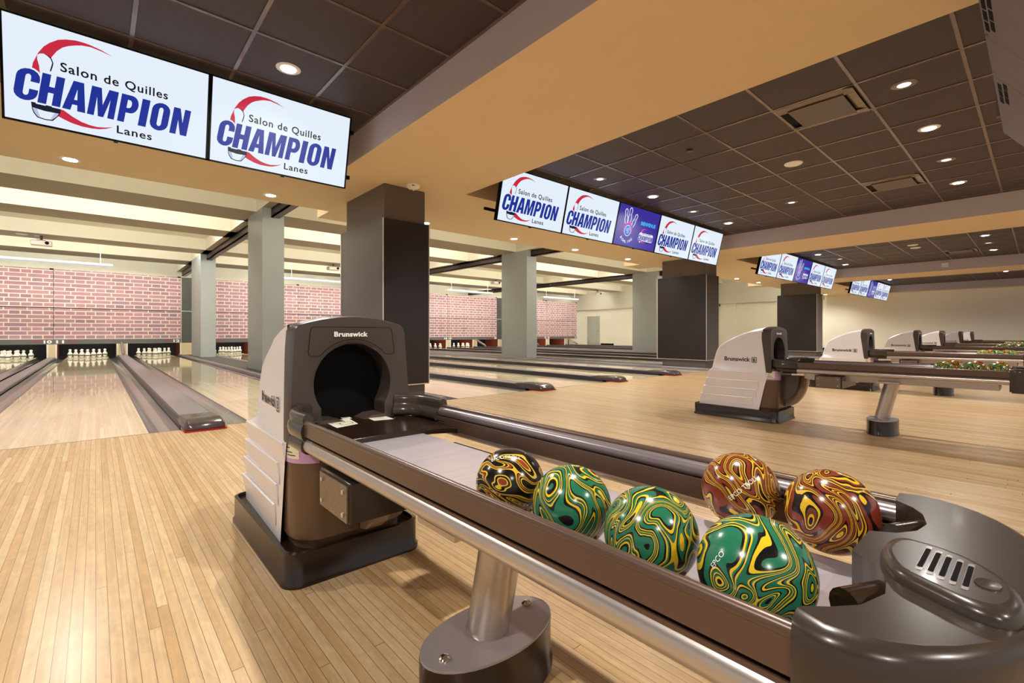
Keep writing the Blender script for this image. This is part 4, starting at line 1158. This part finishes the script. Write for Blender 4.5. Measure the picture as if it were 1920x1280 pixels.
    # side rails
    for s_ in (-1, 1):
        m = MB()
        X = 0.2536
        m.box(s_ * X if s_ < 0 else X - 0.012, 0.13, 0.5385, s_ * X + 0.012 if s_ < 0 else X, 1.55, 0.578); m.box(min(s_ * 0.216, s_ * 0.242), 0.13, 0.532, max(s_ * 0.216, s_ * 0.242), 1.5, 0.545)
        m.cyl((s_ * (X - 0.007), 0.13, 0.5775), (s_ * (X - 0.007), 1.55, 0.5775), 0.0085, n=12)
        m.box(min(s_ * 0.211, s_ * 0.215), 0.13, 0.507, max(s_ * 0.211, s_ * 0.215), 1.42, 0.548); m.box(min(s_ * 0.213, s_ * (X - 0.004)), 0.13, 0.524, max(s_ * 0.213, s_ * (X - 0.004)), 1.42, 0.530)
        r = obj('side_rail', m, 'rail', e)
        m = MB(); m.cyl((s_ * 0.237, 0.13, 0.560), (s_ * 0.237, 1.50, 0.560), 0.0165, n=18); obj('inner_guide', m, 'guide', r)
        m = MB(); m.cyl((s_ * 0.2345, 0.14, 0.5075), (s_ * 0.2345, 1.56, 0.5075), 0.0225, n=28)
        obj('rail_tube', m, 'tube', e)
        # corner bracket
        m = MB()
        path = bezier_path([(s_ * 0.240, 1.475), (s_ * 0.243, 1.54), (s_ * 0.238, 1.61), (s_ * 0.205, 1.67), (s_ * 0.165, 1.705)], 5)
        pf = [(-0.016, 0.526), (0.014, 0.527), (0.030, 0.530), (0.036, 0.540), (0.032, 0.556), (0.020, 0.567), (0.013, 0.576), (0.014, 0.590), (0.008, 0.602), (-0.004, 0.606), (-0.015, 0.600), (-0.019, 0.586), (-0.016, 0.575), (-0.022, 0.565), (-0.024, 0.550), (-0.021, 0.535)]
        sweep_xy(m, path, [(k_ * s_, z) for k_, z in pf])
        cbm = obj('corner_bracket', m, 'bracket', e, sharp=60)
        m = MB(); m.cyl((s_ * 0.236, 1.475, 0.506), (s_ * 0.236, 1.60, 0.506), 0.0265, n=20)
        obj('tube_collar', m, 'darker', cbm, 0.004)
    # leg
    m = MB()
    def ell(z, k=1.0, dx=0, dy=0): return [(0.187 * k * math.cos(t_), 0.90 + 0.106 * k * math.sin(t_), z) for t_ in [2 * PI * i / 40 for i in range(40)]]
    m.loft([ell(0, 1.03), ell(0.012, 1.03), ell(0.02, 1.0), ell(0.118, 1.0)], 0); obj('leg_base', m, 'darker', e, sharp=50)
    m = MB(); m.loft([ell(0.1182, 0.995), ell(0.1245, 0.995)], 0); lc = obj('leg_base_cover', m, 'legtop', e, sharp=50)
    for s_ in (-1, 1):
        m = MB(); m.lathe([(0.014, 0.0), (0.014, 0.003), (0.009, 0.008), (0.003, 0.0095)], (s_ * 0.142, 0.90 + 0.018 * s_, 0.1245), 14); obj('bolt', m, 'chrome', lc)
    m = MB(); a = Vector((0, 0.906, 0.1245)); b2 = Vector((0, 0.832, 0.45)); m.cyl(a, b2, 0.052, n=32); m.cyl(a, a + (b2 - a) * 0.02, 0.056, n=32); obj('support_leg', m, 'tube', e)
    m = MB(); m.box(-0.2, 0.76, 0.44, 0.2, 0.90, 0.452); obj('mounting_plate', m, 'tube', e)
    # motor box
    m = MB(); m.box(-0.255, 1.13, 0.375, 0.20, 1.335, 0.478); mo = obj('motor_box', m, 'darker', e, 0.004)
    m = MB(); m.box(-0.260, 1.14, 0.378, -0.255, 1.325, 0.470); obj('cover_plate', m, 'plate', mo)
    for yy in (1.16, 1.305):
        for zz in (0.395, 0.452): m = MB(); m.cyl((-0.264, yy, zz), (-0.258, yy, zz), 0.006, n=10); obj('bolt', m, 'chrome', mo)
    # end hood
    hx = -0.005
    bay = lambda c: [(c - 0.085, 0.146), (c - 0.07, 0.122), (c - 0.048, 0.108), (c - 0.01, 0.101), (c + 0.03, 0.107), (c + 0.055, 0.126), (c + 0.064, 0.147)]
    bayL = [(-0.232, 0.147), (-0.215, 0.130), (-0.19, 0.112), (-0.15, 0.101), (-0.115, 0.106), (-0.085, 0.122), (-0.064, 0.147)]
    bayR = [(0.018, 0.147), (0.036, 0.122), (0.064, 0.106), (0.10, 0.101), (0.14, 0.11), (0.165, 0.125), (0.184, 0.147)]
    outer = [(0.247, 0.150)] + [(hx + 0.262 * math.cos(t_), 0.125 - 0.145 * math.sin(t_)) for t_ in [math.radians(a_) for a_ in range(0, 181, 9)]] + [(-0.257, 0.150)]
    # outline counter clockwise seen from above: front edge from left to right then round the tip
    frontedge = bayL + bayR
    full = frontedge + [(x, y) for x, y in outer]
    def scale_o(k, dz): return [(hx + (x - hx) * k, 0.06 + (y - 0.06) * k) for x, y in outer]
    m = MB()
    def hring(k, z, fr=0.0): return [(x, y + fr, z) for x, y in frontedge] + [(hx + (x - hx) * k, 0.12 + (y - 0.12) * k if y < 0.12 else y, z) for x, y in outer]
    m.loft([hring(0.97, 0.44), hring(0.995, 0.50), hring(1.0, 0.565), hring(0.992, 0.585), hring(0.97, 0.594), hring(0.93, 0.597)], 0, True, False, True)
    top_ = hring(0.93, 0.597)
    sm = shape_mb([[(x, y) for x, y, z in top_]], 0, 0.597); m.add(sm)
    m.box(-0.235, 0.06, 0.43, 0.225, 0.14, 0.50)
    ho = obj('end_hood', m, 'hood', e, sharp=50)
    for cx_ in (-0.15, 0.095):
        m = MB(); m.cyl((cx_, 0.134, 0.570), (cx_ + 0.055, 0.106, 0.570), 0.018, n=16); obj('ball_stop', m, 'darker', ho)
    # pad with slots
    pad = [(-0.092, 0.112), (-0.055, 0.122), (-0.012, 0.116), (-0.005, 0.095), (-0.015, 0.06), (-0.045, 0.03), (-0.08, 0.012), (-0.115, 0.008), (-0.142, 0.018), (-0.146, 0.04), (-0.132, 0.07), (-0.115, 0.098)]
    pc = bezier_path([(x, y) for x, y in pad] + [pad[0]], 4)[:-1]
    cxp = sum(p[0] for p in pc) / len(pc); cyp = sum(p[1] for p in pc) / len(pc)
    def pr(k, z): return [(cxp + (p[0] - cxp) * k, cyp + (p[1] - cyp) * k, z) for p in pc]
    m = MB(); m.loft([pr(1.0, 0.5955), pr(0.99, 0.603), pr(0.93, 0.609), pr(0.8, 0.611)], 0, True, False, True); m.add(shape_mb([[(x, y) for x, y, z in pr(0.8, 0)]], 0, 0.611))
    pd = obj('air_vent', m, 'hood', ho, sharp=60)
    for i in range(5):
        yc = 0.083 - i * 0.0088; xa, xb = -0.102 - i * 0.0042, -0.026 - i * 0.005
        m = MB(); m.add(shape_mb([rrect(xa, yc - 0.0026, xb, yc + 0.0026, 0.0025, 4)], 0, 0.6114)); m.add(shape_mb([rrect(xa + 0.008, yc - 0.0022, xb - 0.008, yc + 0.0022, 0.0021, 4)], 1, 0.6117))
        obj('slot', m, ['guide', 'black'], pd)
    m = MB(); m.lathe([(0.013, 0), (0.0125, 0.0015), (0.010, 0.0012), (0.004, 0.0004)], (0, 0, 0), 18)
    m.v = [(x * 1.0 - 0.09, y * 0.75 + 0.034, z + 0.6108) for x, y, z in m.v]; obj('button', m, 'hood', pd)
    return e
RET = make_return()
RX = [CAP0, P + CAP0 - PAIR, P + CAP0, 2 * P + CAP0 - PAIR, 2 * P + CAP0, 3 * P + CAP0 - PAIR, 3 * P + CAP0]
RL = ['large ball return in the foreground holding six swirled balls', 'second ball return, nearest of those at right, before the second dark pillar', 'third ball return, just beyond the second one at right', 'fourth ball return from the photographer, before the end wall', 'fifth ball return from the photographer', 'sixth ball return from the photographer', 'farthest ball return near the end wall']
for i, x in enumerate(RX):
    o = RET if i == 0 else copy_tree(RET, None)
    o.location = (x, 0, 0); o['label'] = RL[i]

# ================================================================== BALLS
def uv_ball():
    me = bpy.data.meshes.new('bowling_ball'); bm = bmesh.new()
    bmesh.ops.create_uvsphere(bm, u_segments=48, v_segments=28, radius=0.0635)
    for f in bm.faces: f.smooth = True
    bm.to_mesh(me); bm.free(); return me
BALLM = {}
for c in ('green', 'orange', 'black'):
    me = uv_ball(); me.materials.append(M['ball_' + c]); BALLM[c] = me
BZ = 0.5085 + 0.0635
def ball(x, y, c, label, group, rot):
    o = link('bowling_ball', BALLM[c]); o.location = (x, y, BZ); o.rotation_euler = rot
    return tag(o, label, 'bowling ball', group)
def on_ball(o, body, size, direction, roll, mat='txtwhite'):
    """engraved lettering wrapped on the ball around a direction given in world space"""
    t = text_mb(body, size, 0.0); a, b_ = width(t); R_ = 0.0637
    dv = Vector(direction).normalized(); up = Vector((0, 0, 1)); rx = up.cross(dv).normalized(); uy = dv.cross(rx)
    rx, uy = rx * math.cos(roll) + uy * math.sin(roll), uy * math.cos(roll) - rx * math.sin(roll)
    inv = o.rotation_euler.to_matrix().inverted(); m = MB()
    for v in t.v:
        ax = (v[0] - (a + b_) / 2) / R_; ay = (v[1] - size * 0.35) / R_
        w = (dv * math.cos(ax) + rx * math.sin(ax)) * math.cos(ay) + uy * math.sin(ay)
        m.v.append(tuple(inv @ (w * R_)))
    m.f = t.f; m.mi = t.mi; m.sm = t.sm
    obj('engraving', m, mat, o)
g0 = 'swirled balls on the foreground ball return'
XL, XR = CAP0 - 0.148, CAP0 + 0.135
b1 = ball(XL, 0.655, 'black', 'black and yellow swirled ball farthest up the left track', g0, (0.3, 0.5, 0.2))
b2 = ball(XL, 0.505, 'green', 'green swirled ball next to the black one', g0, (1.0, 0.2, 0.8))
b3 = ball(XL, 0.360, 'green', 'middle green swirled ball between the other two green ones', g0, (0.2, 1.3, 2.0))
b4 = ball(XL, 0.222, 'green', 'largest green swirled ball, nearest of all', g0, (2.1, 0.4, 1.1))
b5 = ball(XR, 0.357, 'orange', 'red and yellow swirled ball with white lettering on the right track', g0, (0.7, 0.3, 0.5))
b6 = ball(XR, 0.219, 'orange', 'red and yellow swirled ball nearest the hood on the right track', g0, (1.7, 0.8, 0.2))
on_ball(b5, 'EPCO TROLL', 0.0105, (-0.80, -0.42, 0.32), 0.75)
on_ball(b1, 'EPCOTROLL', 0.010, (-0.45, -0.3, 1.0), 0.2)
on_ball(b4, 'EPCO', 0.009, (-1.0, 0.35, 0.45), 1.2)
far = {1: ([0.50, 0.352, 0.219], [0.47, 0.34, 0.213]), 2: ([0.507, 0.378, 0.25], [0.45, 0.30]), 3: ([0.525, 0.394, 0.263], [0.55, 0.42, 0.29]), 4: ([0.56, 0.43, 0.30], [0.5, 0.37]), 5: ([0.55, 0.40], [0.45])}
nn = [None, 'second', 'third', 'fourth', 'fifth', 'sixth']
pos3 = ['nearest its dispenser', 'in the middle', 'nearest its end hood']
for k, (la_, ra_) in far.items():
    for i, y in enumerate(la_):
        ball(RX[k] - 0.148, y, 'green', 'green swirled ball on the near track of the %s ball return, %s' % (nn[k], pos3[i] if len(la_) == 3 else pos3[i * 2]), 'balls on the %s ball return' % nn[k], (random.uniform(0, 3), random.uniform(0, 3), random.uniform(0, 6)))
    for i, y in enumerate(ra_):
        ball(RX[k] + 0.135, y, 'orange', 'red swirled ball on the far track of the %s ball return, %s' % (nn[k], pos3[i] if len(ra_) == 3 else (pos3[i * 2] if len(ra_) == 2 else 'behind the green ones')), 'balls on the %s ball return' % nn[k], (random.uniform(0, 3), random.uniform(0, 3), random.uniform(0, 6)))
# small dark speaker on the end wall
m = MB(); m.box(XEND - 0.35, 12.0, 2.36, XEND - 0.22, 12.35, 2.5)
tag(obj('wall_speaker', m, 'purple'), 'small dark speaker under the header band of the end wall', 'speaker')
m = MB(); m.box(17.97 + 0.03, 1.75, 2.72, 18.043, 1.9, 2.84)
tag(obj('switch_plate', m, 'white'), 'small white plate on the side of the third ceiling beam', 'plate')
